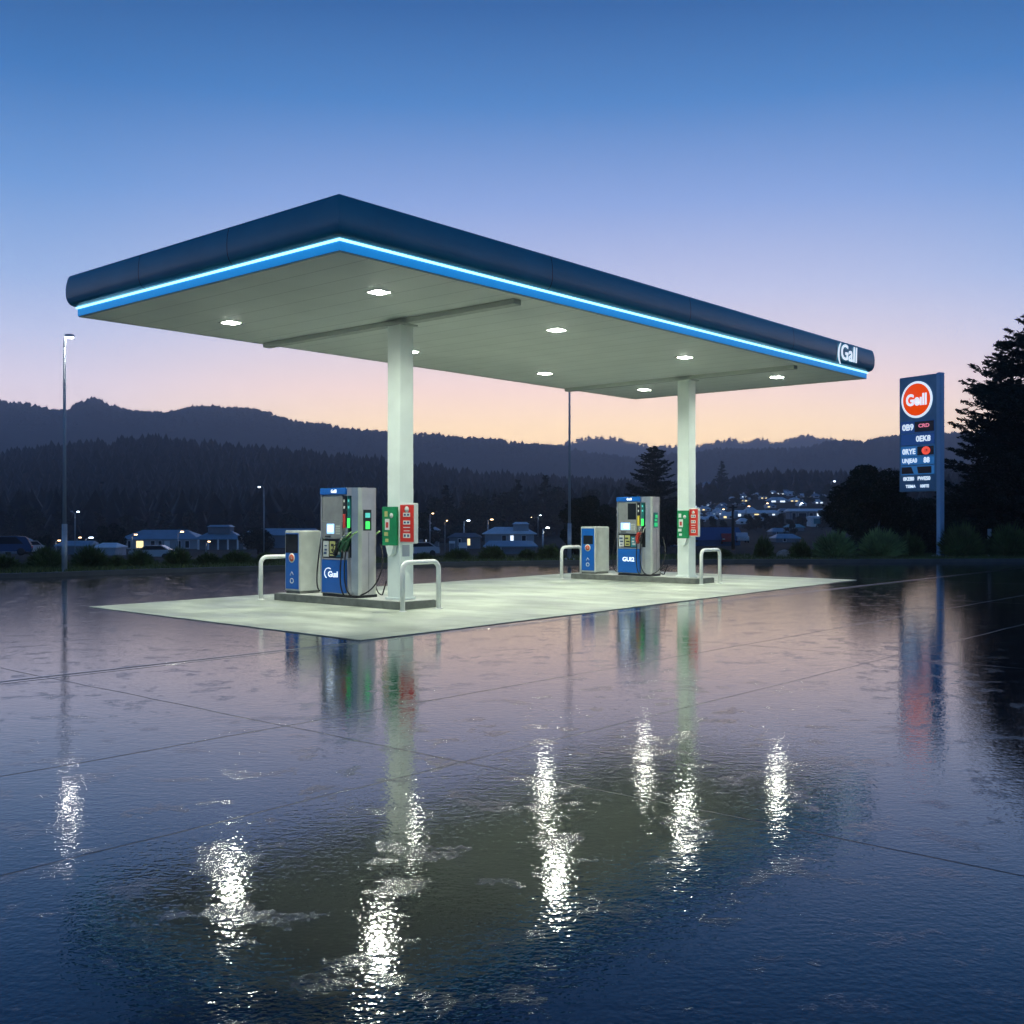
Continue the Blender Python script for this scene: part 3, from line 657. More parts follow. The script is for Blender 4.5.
# ------------------------------------------------------------------ lamp posts
def tall_post(px_, Y, ztop, label, arm=True, step=1.4, rad=.068):
    p = at(px_, Y, .08); t = thing('lamp_post', label, 'lamp post', p)
    mb = MB(); mb.tube([(0,0,0),(0,0,step)],[rad*1.15,rad*1.1],14); mb.build('base_sleeve','galv',t)
    mb = MB(); mb.tube([(0,0,step),(0,0,ztop-.35)],[rad*.82,rad*.55],14); 
    if arm: mb.tube(bez((0,0,ztop-.37),(0,0,ztop-.1),(.02,0,ztop),(.08,-.02,ztop+.0),8),rad*.5,10)
    mb.build('pole','galv_dark',t)
    mb = MB(); mb.box(-.22,.22,-.22,.22,-.02,.03,bev=.01); mb.build('base_plate','galv',t)
    mb = MB(); mb.box(.03,.26,-.07,.07,ztop-.03,ztop+.05,bev=.015); hd = mb.build('lamp_head','galv_dark',t)
    mb = MB(); mb.box(.05,.24,-.055,.055,ztop-.062,ztop-.032,bev=.008); mb.build('lens','post_lens',hd)
tall_post(64.5, 31.2, 6.85, 'tall slim lamp post with a lit head at the far left of the forecourt')
tall_post(569.5, 41.4, 7.9, 'tall slim grey post rising behind the canopy left of the farther pump')

def town_lamp(px_, yb, ytop, m, label, double=False, curved=False, Dv=None, rad=.07, hs=1.0):
    if Dv: Dd = Dv; z = float(terrain(np.array([px_],float), np.array([Dd],float))[0])
    else: Dd, z = ground_depth(px_, yb)
    H_ = (EYE+(HY-ytop)*Dd/FPX) - z; s = Dd/170*hs
    t = thing('street_lamp', label, 'street lamp', at(px_, Dd, z-.05), 0, 'small street lamps beyond the verge')
    mb = MB(); mb.tube([(0,0,0),(0,0,H_*.5),(0,0,H_-.15)],[rad*s*1.2,rad*s,rad*s*.8],8)
    sides = (1,-1) if double else (1,)
    if curved: mb.tube(bez((0,0,H_-.16),(0,0,H_+.3),(-.5*s,0,H_+.35),(-1.0*s,0,H_+.2),8),rad*s*.7,8); sides = ()
    for q in sides: mb.tube([(0,0,H_-.2),(q*.55*s,0,H_)],rad*s*.6,6)
    mb.build('pole','galv',t)
    for q in (sides or (-1.5,)):
        zz = H_ if not curved else H_+.15
        mb = MB(); mb.box(q*.5*s-.22*s,q*.5*s+.22*s,-.12*s,.12*s,zz+.02,zz+.12*s,bev=.02); hd = mb.build('lamp_head','galv_dark',t)
        mb = MB(); mb.box(q*.5*s-.16*s,q*.5*s+.16*s,-.10*s-.02,.10*s,zz-.08*s,zz+.015); mb.build('lens',m if q != -1 else 'galv',hd)
LP = [ (75,560,511,'lamp_cool','tall double armed street lamp right of the tall left lamp post',dict(Dv=95,double=True,rad=.055)),
 (77,552,537,'lamp_warm','short warm street lamp below the double armed lamp',dict(Dv=150)),
 (86,552,537,'lamp_cool','bright white street lamp beside the short warm lamp at left',dict(Dv=150,hs=1.6)),
 (47,552,539,'lamp_cool','left street lamp of the pair behind the leftmost dark tree',dict(Dv=150)),
 (56,552,540,'lamp_warm','warm street lamp just left of the big left post',dict(Dv=150)),
 (132,552,534,'lamp_warm','street lamp at the left end of the long blue roofed house',dict(Dv=150,hs=1.2)),
 (178,553,531,'lamp_warm','street lamp in front of the middle of the long blue roofed house',dict(Dv=120,hs=1.3)),
 (206,553,541,'lamp_warm','low warm lamp by the posts of the open pavilion',dict(Dv=140)),
 (264,545,488,'lamp_cool','street lamp with a curved arm above the left hoop',dict(Dv=105,curved=True,rad=.07)),
 (430,545,513,'lamp_warm','orange street lamp close right of the nearer column',dict(Dv=170,hs=.9)),
 (445,552,520,'lamp_warm','tall thin street lamp right of the nearer hoop with a small low light',dict(Dv=95,hs=.6)),
 (464,545,520,'lamp_cool','bright white street lamp in the middle distance between the columns',dict(Dv=180,hs=1.4)),
 (488,545,519,'lamp_warm','warm street lamp left of the pale gabled house',dict(Dv=180,hs=1.2)),
 (543,550,527,'lamp_lit','bright lamp on a pale post left of the farther hoop',dict(Dv=110,hs=1.5,rad=.10)),
 (538,530,515,'lamp_cool','lamp before the pale roof above the gabled house',dict(Dv=260,hs=.8)),
 (529,530,517,'lamp_warm','small warm lamp left of the highest pale roof between the columns',dict(Dv=260,hs=.7)),
 (574.5,530,503,'lamp_warm','orange lamp just right of the tall slim post behind the canopy',dict(Dv=260,hs=1.2)),
 (721,528,509,'lamp_warm','orange lamp right of the farther column in the town',dict(Dv=300,hs=.8)),
 (746,520,506,'lamp_warm','orange lamp right of the dark power pole',dict(Dv=320,hs=.9)),
 (765,515,503,'lamp_warm','orange lamp in the middle of the distant town',dict(Dv=350,hs=.8)),
 (799,515,503,'lamp_lit','bright white lamp above the grey block in the town',dict(Dv=350,hs=.9)),
 (831,495,481,'lamp_cool','highest white lamp on the hillside beside the dark tree',dict(Dv=520,hs=1.1))]
for a_ in LP: town_lamp(a_[0],a_[1],a_[2],a_[3],a_[4],**a_[5])

# power pole and marker post
Dp = 120.; zp = float(terrain(np.array([733.]),np.array([Dp]))[0]); hp = EYE+(HY-504)*Dp/FPX-zp
t = thing('power_pole','dark wooden power pole with a transformer right of the farther column','power pole',at(733,Dp,zp-.1))
mb = MB(); mb.tube([(0,0,0),(0,0,hp)],[.20,.15],10); mb.build('pole','bark',t)
mb = MB(); mb.box(-.45,.45,-.06,.06,hp-.35,hp-.22); mb.build('crossarm','bark',t)
mb = MB(); mb.lathe([(.22,hp-1.5),(.25,hp-1.45),(.25,hp-.75),(.2,hp-.7)],14,Matrix.Translation((.28,-.2,0))); mb.build('transformer','galv_dark',t)
t = thing('marker_post','short pale marker post on the grass below the conifers at right','marker post',at(989,44.8,.08))
mb = MB(); mb.box(-.05,.05,-.04,.04,0,1.15,bev=.01); mb.build('post','galv',t)
mb = MB(); mb.box(-.08,.08,-.055,-.04,.85,1.15,bev=.003); mb.build('plate','wall_g',t)

# ------------------------------------------------------------------ buildings
def house(px0, px1, ytop, yeave, ybase, wall, roof, label, Dv=None, wins=(), name='house', cat='house', group=None, depth=None, hip=True, ridge=.6, lit=None, chimney=False, lantern=False, posts=False):
    pc = (px0+px1)/2
    if Dv: Dd = Dv
    else: Dd, _ = ground_depth(pc, ybase)
    s = Dd/FPX; w = (px1-px0)*s; zb = EYE+(HY-ybase)*s; ze = EYE+(HY-yeave)*s; zt = EYE+(HY-ytop)*s
    zg = float(terrain(np.array([pc]),np.array([Dd]))[0]); dep = depth or max(4., w*.55)
    t = thing(name, label, cat, at(pc, Dd+dep/2, min(zb,zg)), 0, group); H0 = min(zb,zg)
    x = w/2; y = dep/2; he = ze-H0; ht = zt-H0; ov = min(.5, w*.05)
    if posts:
        for q in (-.8,-.4,0,.4,.8):
            mb = MB(); mb.box(q*x-.12,q*x+.12,-y,-y+.25,0,he); mb.build('post','wall_w',t)
        mb = MB(); mb.box(-x*.9,x*.9,0,y,-.5,he); wl = mb.build('wall',wall,t)
    else:
        mb = MB(); mb.box(-x+ov,x-ov,-y+ov,y-ov,-.6,he); wl = mb.build('wall',wall,t)
    rx = x*ridge; mb = MB(); e = .12
    if hip:
        vs = [(-x,-y,he-e),(x,-y,he-e),(x,y,he-e),(-x,y,he-e),(-x,-y,he),(x,-y,he),(x,y,he),(-x,y,he),(-rx,0,ht),(rx,0,ht)]
        mb.add(vs,[(0,3,2,1),(0,1,5,4),(1,2,6,5),(2,3,7,6),(3,0,4,7),(4,5,9,8),(5,6,9),(6,7,8,9),(7,4,8)])
    else:   # gable end toward the camera
        vs = [(-x,-y,he-e),(x,-y,he-e),(x,y,he-e),(-x,y,he-e),(0,-y,ht),(0,y,ht)]
        mb.add(vs,[(0,3,2,1),(0,1,4),(1,2,5,4),(2,3,5),(3,0,4,5)])
    rf = mb.build('roof',roof,t)
    if chimney:
        mb = MB(); mb.box(rx*.4,rx*.4+.5,-.25,.25,he,ht+.7); mb.build('chimney',wall,rf)
    if lantern:
        zz = EYE+(HY-lantern[2])*s-H0; zq = EYE+(HY-lantern[3])*s-H0; xa = (lantern[0]-pc)*s; xb = (lantern[1]-pc)*s
        mb = MB(); mb.box(xa+.2,xb-.2,-1.5,1.5,zq-.5,zz-.2); mb.build('lantern_wall',wall,rf)
        mb = MB(); mb.add([(xa,-1.9,zz-.35),(xb,-1.9,zz-.35),(xb,1.9,zz-.35),(xa,1.9,zz-.35),(xa+.5,-1,zz),(xb-.5,-1,zz),(xb-.5,1,zz),(xa+.5,1,zz)],[(0,3,2,1),(0,1,5,4),(1,2,6,5),(2,3,7,6),(3,0,4,7),(4,5,6,7)]); mb.build('lantern_roof',roof,rf)
    for (fx, fw, m_) in wins:
        xa = -x+ov+(w-2*ov)*fx; ww = (w-2*ov)*fw; z0 = he*.32; z1 = he*.84
        mb = MB(); mb.box(xa-.08,xa+ww+.08,-y+ov-.06,-y+ov-.002,z0-.08,z1+.08); wf = mb.build('window','wall_w',t)
        mb = MB(); mb.box(xa,xa+ww,-y+ov-.09,-y+ov-.062,z0,z1); mb.build('pane',m_,wf)
    return t
house(124,206,530,539,552,'wall_g','roof_b','long low house with a blue hipped roof and one yellow lit window',200,[(.10,.035,'win_dark'),(.21,.09,'win_warm'),(.40,.05,'win_dark'),(.50,.04,'win_dark'),(.58,.06,'win_cool' if False else 'wall_w'),(.74,.05,'win_dark'),(.85,.05,'win_dark')],name='long_house',ridge=.55)
house(197,246,529.5,539,553,'wall_d','roof_b','open pavilion with pale posts and a raised roof lantern left of the curved lamp',190,[],name='pavilion',cat='pavilion',lantern=(209,233,525,531),posts=True,ridge=.3)
house(-12,33,537,543,552,'wall_d','roof_b','low blue roofed building at the left edge of the view',150,[(.5,.2,'win_dark')],name='low_building',cat='building',ridge=.7)
house(246,322,528.5,535,550,'wall_d','roof_b','long dark building with a flat blue roof behind the nearer pump',210,[(.1,.06,'win_dark'),(.6,.06,'win_dark')],name='long_building',cat='building',ridge=.85)
house(482,537,527,533.5,541,'wall_g','roof_p','pale roofed house with a raised gable between the two columns',170,[(.35,.08,'win_dark'),(.52,.06,'win_cool'),(.75,.08,'win_dark')],name='gabled_house',lantern=(512,530,522,529),ridge=.55)
house(483,538,541,546,553,'wall_d','roof_b','low blue roofed shed in front of the pale gabled house',110,[(.2,.1,'win_dark')],name='shed',cat='shed',ridge=.8)
house(528,568,513.5,518,523,'wall_d','roof_p','small pale roofed house highest behind the gabled house',290,[(.3,.1,'win_dark')],ridge=.6)
house(60,98,541,545.5,551,'wall_d','roof_b','low blue roofed shed behind the big left shrub',140,[(.2,.1,'win_dark')],name='shed',cat='shed',ridge=.8)
house(98,122,543,547,552,'wall_g','roof_p','small pale roofed hut left of the long blue roofed house',128,[(.2,.1,'win_dark')],name='hut',cat='hut',ridge=.6)
house(405,432,519,523,529,'wall_g','roof_b','blue roofed house farther back right of the nearer column',230,[(.3,.1,'win_dark'),(.6,.1,'win_cool')])
house(448,482,533,537,543,'wall_d','roof_d','long dark roofed house between the lamps right of the nearer column',165,[(.3,.08,'win_dark'),(.6,.08,'win_warm')])
house(418,440,527,530,537,'wall_d','roof_b','small dark blue roofed house just right of the nearer column',190,[(.3,.1,'win_cool'),(.6,.1,'win_dark')])
house(664,741,527.5,540,547,'roof_w','roof_w','long dark blue warehouse behind the farther column',150,[(.05,.05,'win_dark')],name='warehouse',cat='warehouse',ridge=.96)
house(730,778,510,513,519,'wall_w','roof_p','long white building in the middle of the distant town',330,[(.05,.1,'win_cool'),(.3,.05,'win_dark'),(.45,.1,'win_warm'),(.7,.06,'win_dark'),(.85,.06,'win_cool')],name='long_building',cat='building',ridge=.9)
house(786,824,508.5,511,524,'wall_d','roof_p','large grey flat roofed block left of the dark broad tree',300,[(.06,.10,'win_dark'),(.25,.22,'win_dark'),(.56,.10,'win_dark'),(.78,.12,'win_cool')],name='town_block',cat='building',ridge=.95)
house(808,821,516,517,527,'wall_w','roof_p','white framed building in front of the grey flat roofed block',260,[(.25,.6,'poster_t')],name='white_building',cat='building',ridge=.9)
house(785,803,524,527,531,'wall_d','roof_t','teal roofed house below the grey flat roofed block',230,[(.3,.1,'win_dark')])
house(769,786,528,531.5,535,'wall_d','roof_b','blue roofed house lower left of the teal roofed house',200,[(.3,.1,'win_dark')])
house(772,798,534,538,543,'wall_d','roof_b','lowest wide blue roofed house behind the right shrubs',160,[(.3,.1,'win_dark')])
small = [(673,503,8,5),(664,507,9,4),(686,512,8,4),(705,498,7,4),(703,503,6,3),(697,508,8,4),(711,519,7,4),(718,513,8,4),(728,494,8,4),(735,492,5,3),(743,493,6,4),(752,489,6,4),(727,519,12,6),
 (739,506,10,4),(757,496,9,3),(763,499,7,3),(777,503,18,5),(785,493,8,3),(791,496,7,4),(795,501,7,3),(801,506,8,4),(811,491,12,4),(820,493,7,3),(812,498,14,4),(825,499,8,4),(829,486,6,4),(790,481,8,2),(770,508,9,4),
 (750,512,9,4),(783,513,9,4),(705,511,9,4),(715,504,8,3),(748,501,8,3),(733,500,8,3),(680,497,6,3),(668,493,6,3),(797,490,6,3),(802,497,7,3),(762,490,6,3),(773,494,6,3),(818,504,9,4),(757,521,10,5),(743,524,10,5),(700,522,9,5),
 (415,522,8,4),(422,533,10,5),(455,533,12,4),(470,527,9,4),(505,519,9,4),(438,524,8,4)]
rs_ = random.Random(77)
for q in range(48):
    y_ = rs_.choice([486,489,492,495,498,502,506,510,515,520]); lo_ = 700 if y_ < 492 else 668
    x_ = rs_.uniform(lo_,834)
    if 726 < x_ < 826 and 506 <= y_ <= 528: x_ = rs_.uniform(697,724)
    small.append((round(x_,1),y_,rs_.uniform(4.5,9),rs_.uniform(2.5,4.2)))
small.sort(key=lambda q: (-(round(q[1]/9)), q[0]))
rowsN = {}
for q in small: rowsN.setdefault(('right' if q[0] > 600 else 'middle', round(q[1]/9)), []).append(q)
ordn = ['first','second','third','fourth','fifth','sixth','seventh','eighth','ninth','tenth','eleventh','twelfth','thirteenth','fourteenth','fifteenth','sixteenth','seventeenth','eighteenth','nineteenth','twentieth','twenty-first','twenty-second','twenty-third','twenty-fourth','twenty-fifth','twenty-sixth','twenty-seventh','twenty-eighth','twenty-ninth','thirtieth']
for side in ('right','middle'):
    keys = sorted([k for k in rowsN if k[0] == side], key=lambda k: k[1])
    for ri, k in enumerate(keys):
        for ci, (px_, yb_, w_, h_) in enumerate(sorted(rowsN[k])):
            bright = random.random() < .55
            wc, wn = random.choice([('wall_w','white'),('wall_w','white'),('wall_w','white'),('wall_g','grey')]); rc, rn = random.choice([('roof_b','blue'),('roof_p','pale'),('roof_p','pale'),('roof_p','pale')])
            wm = random.choice(['win_cool','win_cool','win_warm','win_dark']) 
            area = 'right hillside town' if side == 'right' else 'valley between columns'
            house(px_-w_*.6,px_+w_*.6,yb_-h_*1.2,yb_-h_*.55,yb_,wc,rc,f'small {wn} house, {rn} roof, {ordn[ci]} from left in {ordn[ri]} row of {area}',None,[(.15,.22,wm),(.6,.25,wm if bright else 'win_dark')],group='small houses of the distant town',ridge=.5,chimney=(random.random()<.3))
# small signs seen between the columns
for px_,y0_,y1_,w_,lb_ in ((452,541,543.5,6,'small flat white sign board right of the nearer hoop'),(463,542.5,548,8.5,'larger pale square sign board right of the nearer hoop')):
    Dd = 85; s = Dd/FPX; t = thing('sign_board',lb_,'sign board',at(px_,Dd,terrain(np.array([float(px_)]),np.array([float(Dd)]))[0]-.05))
    z0 = EYE+(HY-y1_)*s-t.location.z; z1 = EYE+(HY-y0_)*s-t.location.z; w = w_*s/2
    mb = MB(); mb.box(-w,w,-.03,.03,z0,z1,bev=.005); mb.build('board','wall_w',t)
    for q in (-.8,.8):
        mb = MB(); mb.box(q*w-.03,q*w+.03,.031,.08,0,z1); mb.build('leg','galv_dark',t)

# ------------------------------------------------------------------ cars
def car(px_, Dd, rz, m, label, van=False, s=1.0, zo=0):
    z = float(terrain(np.array([float(px_)]),np.array([float(Dd)]))[0]) + zo
    t = thing('parked_car', label, 'car', at(px_,Dd,z), rz, 'cars parked beyond the verge')
    L_ = 2.2; Hh = 1.0 if van else .62
    side = [(-L_,.35),(-L_,.8),(-L_*.95,.92),(-L_*.55,.98),(-L_*.28,.95+.5*(1.4 if van else 1)),(L_*.45,.95+.5*(1.5 if van else 1)),(L_*.8,1.0 if not van else 1.6),(L_*.98,.92),(L_,.6),(L_*.98,.32)]
    mb = MB(); mt = Matrix.Rotation(PI/2,4,'X'); mb.prism(side,-.82,.82,mt); bd = mb.build('body',m,t)
    zt_ = .95+.5*(1.45 if van else 1)
    mb = MB(); wn = [(-L_*.50,1.0),(-L_*.27,zt_-.06),(L_*.43,zt_-.06),(L_*.70,1.02)]; mb.prism(wn,-.835,.835,mt); mb.build('window','win_dark',t)
    for xx in (-1.35,1.35):
        for yy in (-.8,.8):
            mb = MB(); mb.lathe([(.2,-.1),(.32,-.1),(.33,.0),(.32,.1),(.2,.1)],16,Matrix.Translation((xx,yy,.32))@Matrix.Rotation(PI/2,4,'X')); w_ = mb.build('wheel','rubber',t)
    for yy in (-.6,.6):
        mb = MB(); mb.box(-L_-.02,-L_+.02,yy-.16,yy+.16,.62,.76,bev=.01); mb.build('headlight','white',t)
        mb = MB(); mb.box(L_-.03,L_+.02,yy-.14,yy+.14,.65,.80,bev=.01); mb.build('tail_light','taillight' if m == 'carred' else 'flag_red',t)
car(5,95,.35,'carblue','dark blue van parked at the left edge behind the verge',van=True,zo=.3)
car(24,112,1.3,'carwhite','pale car parked just right of the blue van',zo=.2)
car(153,108,.1,'carwhite','white car roof showing behind the third shrub from left',zo=-.25)
car(417,110,.5,'carwhite','white car right behind the nearer column foot',zo=-.1)
car(727,150,1.45,'carred','red car behind the shrubs right of the farther hoop',zo=.25)
car(741,152,1.5,'carwhite','white car beside the red car behind the right shrubs',zo=.3)
# pale rock
b = bmesh.new(); bmesh.ops.create_icosphere(b, subdivisions=3, radius=1)
for v in b.verts: v.co = Vector((v.co.x*.26, v.co.y*.25, max(v.co.z,-.4)*.24))*(1+.12*math.sin(v.co.x*5+v.co.y*3)+.05*math.sin(v.co.z*11))
me = bpy.data.meshes.new('boulder'); b.to_mesh(me); b.free(); me.materials.append(M['rock']); o = bpy.data.objects.new('boulder', me); C.objects.link(o); o.location = at(783.5, 44.2, .14)
tag(o,'pale rounded boulder on the verge between two shrubs at right','boulder')

# ------------------------------------------------------------------ vegetation
def leaf_quads(cent, size, n, up=0.0, aspect=.45):
    cent = np.asarray(cent); k = len(cent)
    d = rng.normal(size=(k,3)); d[:,2] += up; d /= np.linalg.norm(d,axis=1)[:,None]
    e = rng.normal(size=(k,3)); e -= (e*d).sum(1)[:,None]*d; e /= np.linalg.norm(e,axis=1)[:,None]
    s = (size*rng.uniform(.6,1.4,k))[:,None]
    a = cent - d*s*.5; b_ = cent + e*s*aspect*.5; c = cent + d*s*.5; f = cent - e*s*aspect*.5
    return np.stack([a,b_,c,f],1)
def clump_crown(blobs, n, leaf, up=0):
    out = []; vol = np.array([b[3]*b[4]*b[5] for b in blobs]); vol = vol**.7; vol /= vol.sum()
    for b_, f in zip(blobs, vol):
        k = int(n*f)+8; d = rng.normal(size=(k,3)); d /= np.linalg.norm(d,axis=1)[:,None]
        r = rng.random(k)**.30; r *= 1+.10*np.sin(d[:,0]*9+b_[0]*3)*np.cos(d[:,2]*8+b_[1])
        out.append(np.array(b_[:3]) + d*r[:,None]*np.array(b_[3:6]))
    return leaf_quads(np.concatenate(out), leaf, n, up)
def quads(name, Q, m, parent=None): return raw(name, Q.reshape(-1,3), np.arange(len(Q)*4).reshape(-1,4), m, parent)
def shrub_mesh(seed, m):
    global rng; rng = np.random.default_rng(seed)
    k = 2600; th = rng.uniform(0,2*PI,k); ph = np.arccos(rng.uniform(0,1,k)**.8); ln = rng.uniform(.55,1.05,k)*(1+.12*np.sin(th*3+seed))
    d = np.stack([np.sin(ph)*np.cos(th), np.sin(ph)*np.sin(th), np.cos(ph)*1.0+.12],-1)
    tip = d*ln[:,None]; tip[:,2] = np.maximum(tip[:,2]*.95, .02); base_ = tip*rng.uniform(.35,.8,k)[:,None]; wd = rng.normal(size=(k,3)); wd -= (wd*d).sum(1)[:,None]*d; wd /= np.linalg.norm(wd,axis=1)[:,None]; wd *= .022
    mid = (base_+tip)/2
    Q = np.stack([base_, mid+wd, tip, mid-wd],1)
    Q2 = clump_crown([(0,0,.35,.62,.62,.42)], 1500, .13)
    return np.concatenate([Q,Q2])
shr = [(quads('shrub', shrub_mesh(11+q, None), ('leaf_shrub','leaf_shrub','leaf_shrub','leaf_pale')[q])) for q in range(4)]
SH = [ # px, base y, width px, top y, variant, label
 (4,571,40,556,0,'low dark shrub at the left edge of the verge'),
 (46,571,36,549,1,'wide shrub immediately left of the big left lamp post'),
 (90,570,44,548,2,'largest shrub immediately right of the big left lamp post'),
 (117,570,20,556,0,'small low shrub between the big left shrub and the brighter one'),
 (140,569,28,551,0,'bushy green shrub below the yellow lit window'),
 (178,568,32,549,1,'upright shrub in front of the lamp by the long house'),
 (208,567,30,554,2,'low shrub below the open pavilion'),
 (236,567,32,552,0,'shrub right of the pavilion, left of the nearer hoop'),
 (266,566,28,553,1,'shrub seen through the left hoop of the nearer island'),
 (300,565,30,552,2,'shrub behind the nearer service cabinet'),
 (424,562,18,553,1,'small shrub right behind the nearer column'),
 (457,562,28,550,0,'low rounded shrub right of the nearer hoop'),
 (493,561,32,547,2,'dark dense shrub left of centre between the islands'),
 (527,561,26,550,1,'shrub right of the dark dense one between the islands'),
 (550,560,28,546,0,'upright shrub just left of the farther hoop'),
 (599,560,24,549,2,'shrub behind the farther service cabinet'),
 (718,558,36,547,1,'low shrub directly right of the farther hoop'),
 (763,558,28,534,2,'tall dark narrow shrub left of the pale boulder'),
 (801,558,30,538,0,'dark shrub immediately right of the pale boulder'),
 (834,557,46,529,3,'pale grassy topped shrub in front of the broad dark tree'),
 (880,557,46,526,3,'pale shrub left of the price sign pole'),
 (910,556,36,530,0,'dark shrub just left of the price sign pole'),
 (962,555,40,520,2,'tall dark shrub right of the price sign pole'),
 (1010,555,48,522,1,'dark shrub at the right edge below the conifers')]
used = [False]*4
KX = np.array([p[0]/max(p[1],1)*FPX+CX for p in K]); KY = np.array([p[1] for p in K])
for px_,yb_,w_,yt_,v_,lb_ in SH:
    Dd = float(np.interp(px_, KX, KY)) + 3.4; s = Dd/FPX
    o = shr[v_] if not used[v_] else shr[v_].copy()
    if used[v_]: C.objects.link(o)
    used[v_] = True
    ht = (EYE+(HY-yt_)*s-.05)*(1.08 if px_ < 700 else .88); o.location = at(px_,Dd,.05); o.scale = (w_*s/2*1.18, w_*s/2*.8, ht/1.0); o.rotation_euler.z = random.uniform(0,6.28)
    tag(o, lb_, 'shrub', 'shrubs along the verge')

def broad_tree(name, loc, blobs, n, leaf, label, m='leaf_dark', trunk=.2, group=None):
    t = thing(name, label, 'tree', loc, 0, group)
    zc = min(b_[2] for b_ in blobs); mb = MB(); mb.tube([(0,0,-.3),(.05,0,zc*.5),(0,0,zc)],[trunk,trunk*.8,trunk*.6],10)
    for b_ in blobs[:7]: mb.tube([(0,0,zc*.5),((b_[0])*.5,b_[1]*.5,(zc*.6+b_[2])*.5),(b_[0],b_[1],b_[2])],[trunk*.5,trunk*.3,trunk*.1],7)
    mb.build('trunk','bark',t); quads('crown', clump_crown(blobs,n,leaf), m, t); return t
def rblobs(W_, H_, z0, k, seed, r0=.35):
    r = random.Random(seed); out = []
    for q in range(k):
        a_ = r.uniform(0,2*PI); rad = W_*math.sqrt(r.random())*.72; z = z0+H_*r.uniform(.12,.86); lim = math.sqrt(max(.05,1-((z-z0)/H_)**2.2)); rad *= lim
        s = r.uniform(.7,1.2)*r0*W_; out.append((rad*math.cos(a_),rad*math.sin(a_)*.8,z,s,s,s*.75))
    return out
def T(px_,D_): return float(terrain(np.array([float(px_)]),np.array([float(D_)]))[0])
broad_tree('broadleaf_tree', at(868,56,T(868,56)), rblobs(2.8,5.0,.4,38,3,.28), 38000, .17, 'broad dark tree left of the price sign', trunk=.22)
broad_tree('broadleaf_tree', at(925,60,T(925,60)), rblobs(2.4,3.4,.3,24,5,.32), 22000, .17, 'dark tree directly behind the price sign pole', trunk=.2)
broad_tree('broadleaf_tree', at(965,58,T(965,58)), rblobs(2.2,4.0,.3,22,6,.32), 22000, .17, 'dark leafy tree between the price sign pole and the conifers', trunk=.2)
broad_tree('broadleaf_tree', at(110,140,T(110,140)), rblobs(2.4,3.8,.3,14,8), 6000, .3, 'round dark tree left of the long blue roofed house')
broad_tree('broadleaf_tree', at(42,130,T(42,130)), rblobs(2.0,2.2,.3,12,9), 4000, .3, 'low dark tree left of the big left lamp post')
broad_tree('broadleaf_tree', at(585,75,T(585,75)), rblobs(2.3,4.6,.3,26,10,.3), 14000, .22, 'dark tree behind the farther service cabinet')
broad_tree('broadleaf_tree', at(612,82,T(612,82)), rblobs(2.4,4.6,.3,24,12,.3), 12000, .22, 'dark tree between the farther cabinet and the farther pump')
broad_tree('broadleaf_tree', at(665,110,T(665,110)), rblobs(2.6,4.8,.3,20,13,.3), 9000, .26, 'dark tree right behind the farther pump')
broad_tree('broadleaf_tree', at(258,150,T(258,150)), rblobs(3.2,3.4,.3,16,15), 6000, .3, 'dark tree right of the open pavilion')

def conifer(loc, H_, R_, label, seed, lv=30, nb_=8, per=90, name='conifer_tree', leafs=.2, flat=.0, group=None, prof=None):
    global rng; rng = np.random.default_rng(seed); r = random.Random(seed)
    t = thing(name, label, 'tree', loc, 0, group)
    mb = MB(); mb.tube([(0,0,-.3),(.03,0,H_*.5),(0,0,H_)],[H_*.022,H_*.012,.01],10)
    cs = []; dirs = []
    for l in range(lv):
        f_ = l/(lv-1)
        for k in range(nb_):
            f = min(1,max(0,f_+r.uniform(-.6,.6)/lv)); z = H_*(.04+.95*f**.95); base_r = R_*(prof(f) if prof else (1-f)**.8)
            a_ = r.uniform(0,2*PI); ln = base_r*r.uniform(.45,1.22)+.08; rise = r.uniform(.0,.42)*ln
            tip = Vector((math.cos(a_)*ln, math.sin(a_)*ln, z+rise)); p0 = Vector((0,0,z)); md = p0.lerp(tip,.55)-Vector((0,0,.06*ln))
            mb.tube([p0,md,tip],[.02+.012*ln,.012,.004],5,cap=False)
            kk = max(6,int(per*(ln/R_)))
            u_ = rng.random(kk)**.6; sp_ = rng.normal(size=(kk,3))*np.array([1,1,.38])*(.05+.22*ln*(1-u_)[:,None]*.9)
            c0 = np.array(p0)*(1-u_)[:,None]**2 + 2*np.array(md)*(u_*(1-u_))[:,None] + np.array(tip)*(u_**2)[:,None]
            cs.append(c0+sp_*.8); dirs.append(np.tile(np.array([math.cos(a_),math.sin(a_),.15]),(kk,1)))
    mb.build('trunk','bark',t)
    c = np.concatenate(cs); d = np.concatenate(dirs)+rng.normal(size=c.shape)*.55; d /= np.linalg.norm(d,axis=1)[:,None]
    e = rng.normal(size=c.shape); e -= (e*d).sum(1)[:,None]*d; e /= np.linalg.norm(e,axis=1)[:,None]
    s = (leafs*rng.uniform(.6,1.3,len(c)))[:,None]
    quads('crown', np.stack([c-d*s*.5,c+e*s*.17,c+d*s*.6,c-e*s*.17],1), 'leaf_con', t)
    return t
pf = lambda f: min(1, (1-f)**.62*1.05)
conifer(at(1036,48,-.1), 11.2, 4.3, 'tallest dark conifer at the right edge', 21, 34, 12, 230, leafs=.22, prof=pf)
conifer(at(1001,50,-.1), 9.9, 3.3, 'dark pointed conifer between the price sign and the tallest conifer', 22, 30, 10, 190, leafs=.21, prof=lambda f: min(1,(1-f)**.8*1.05))
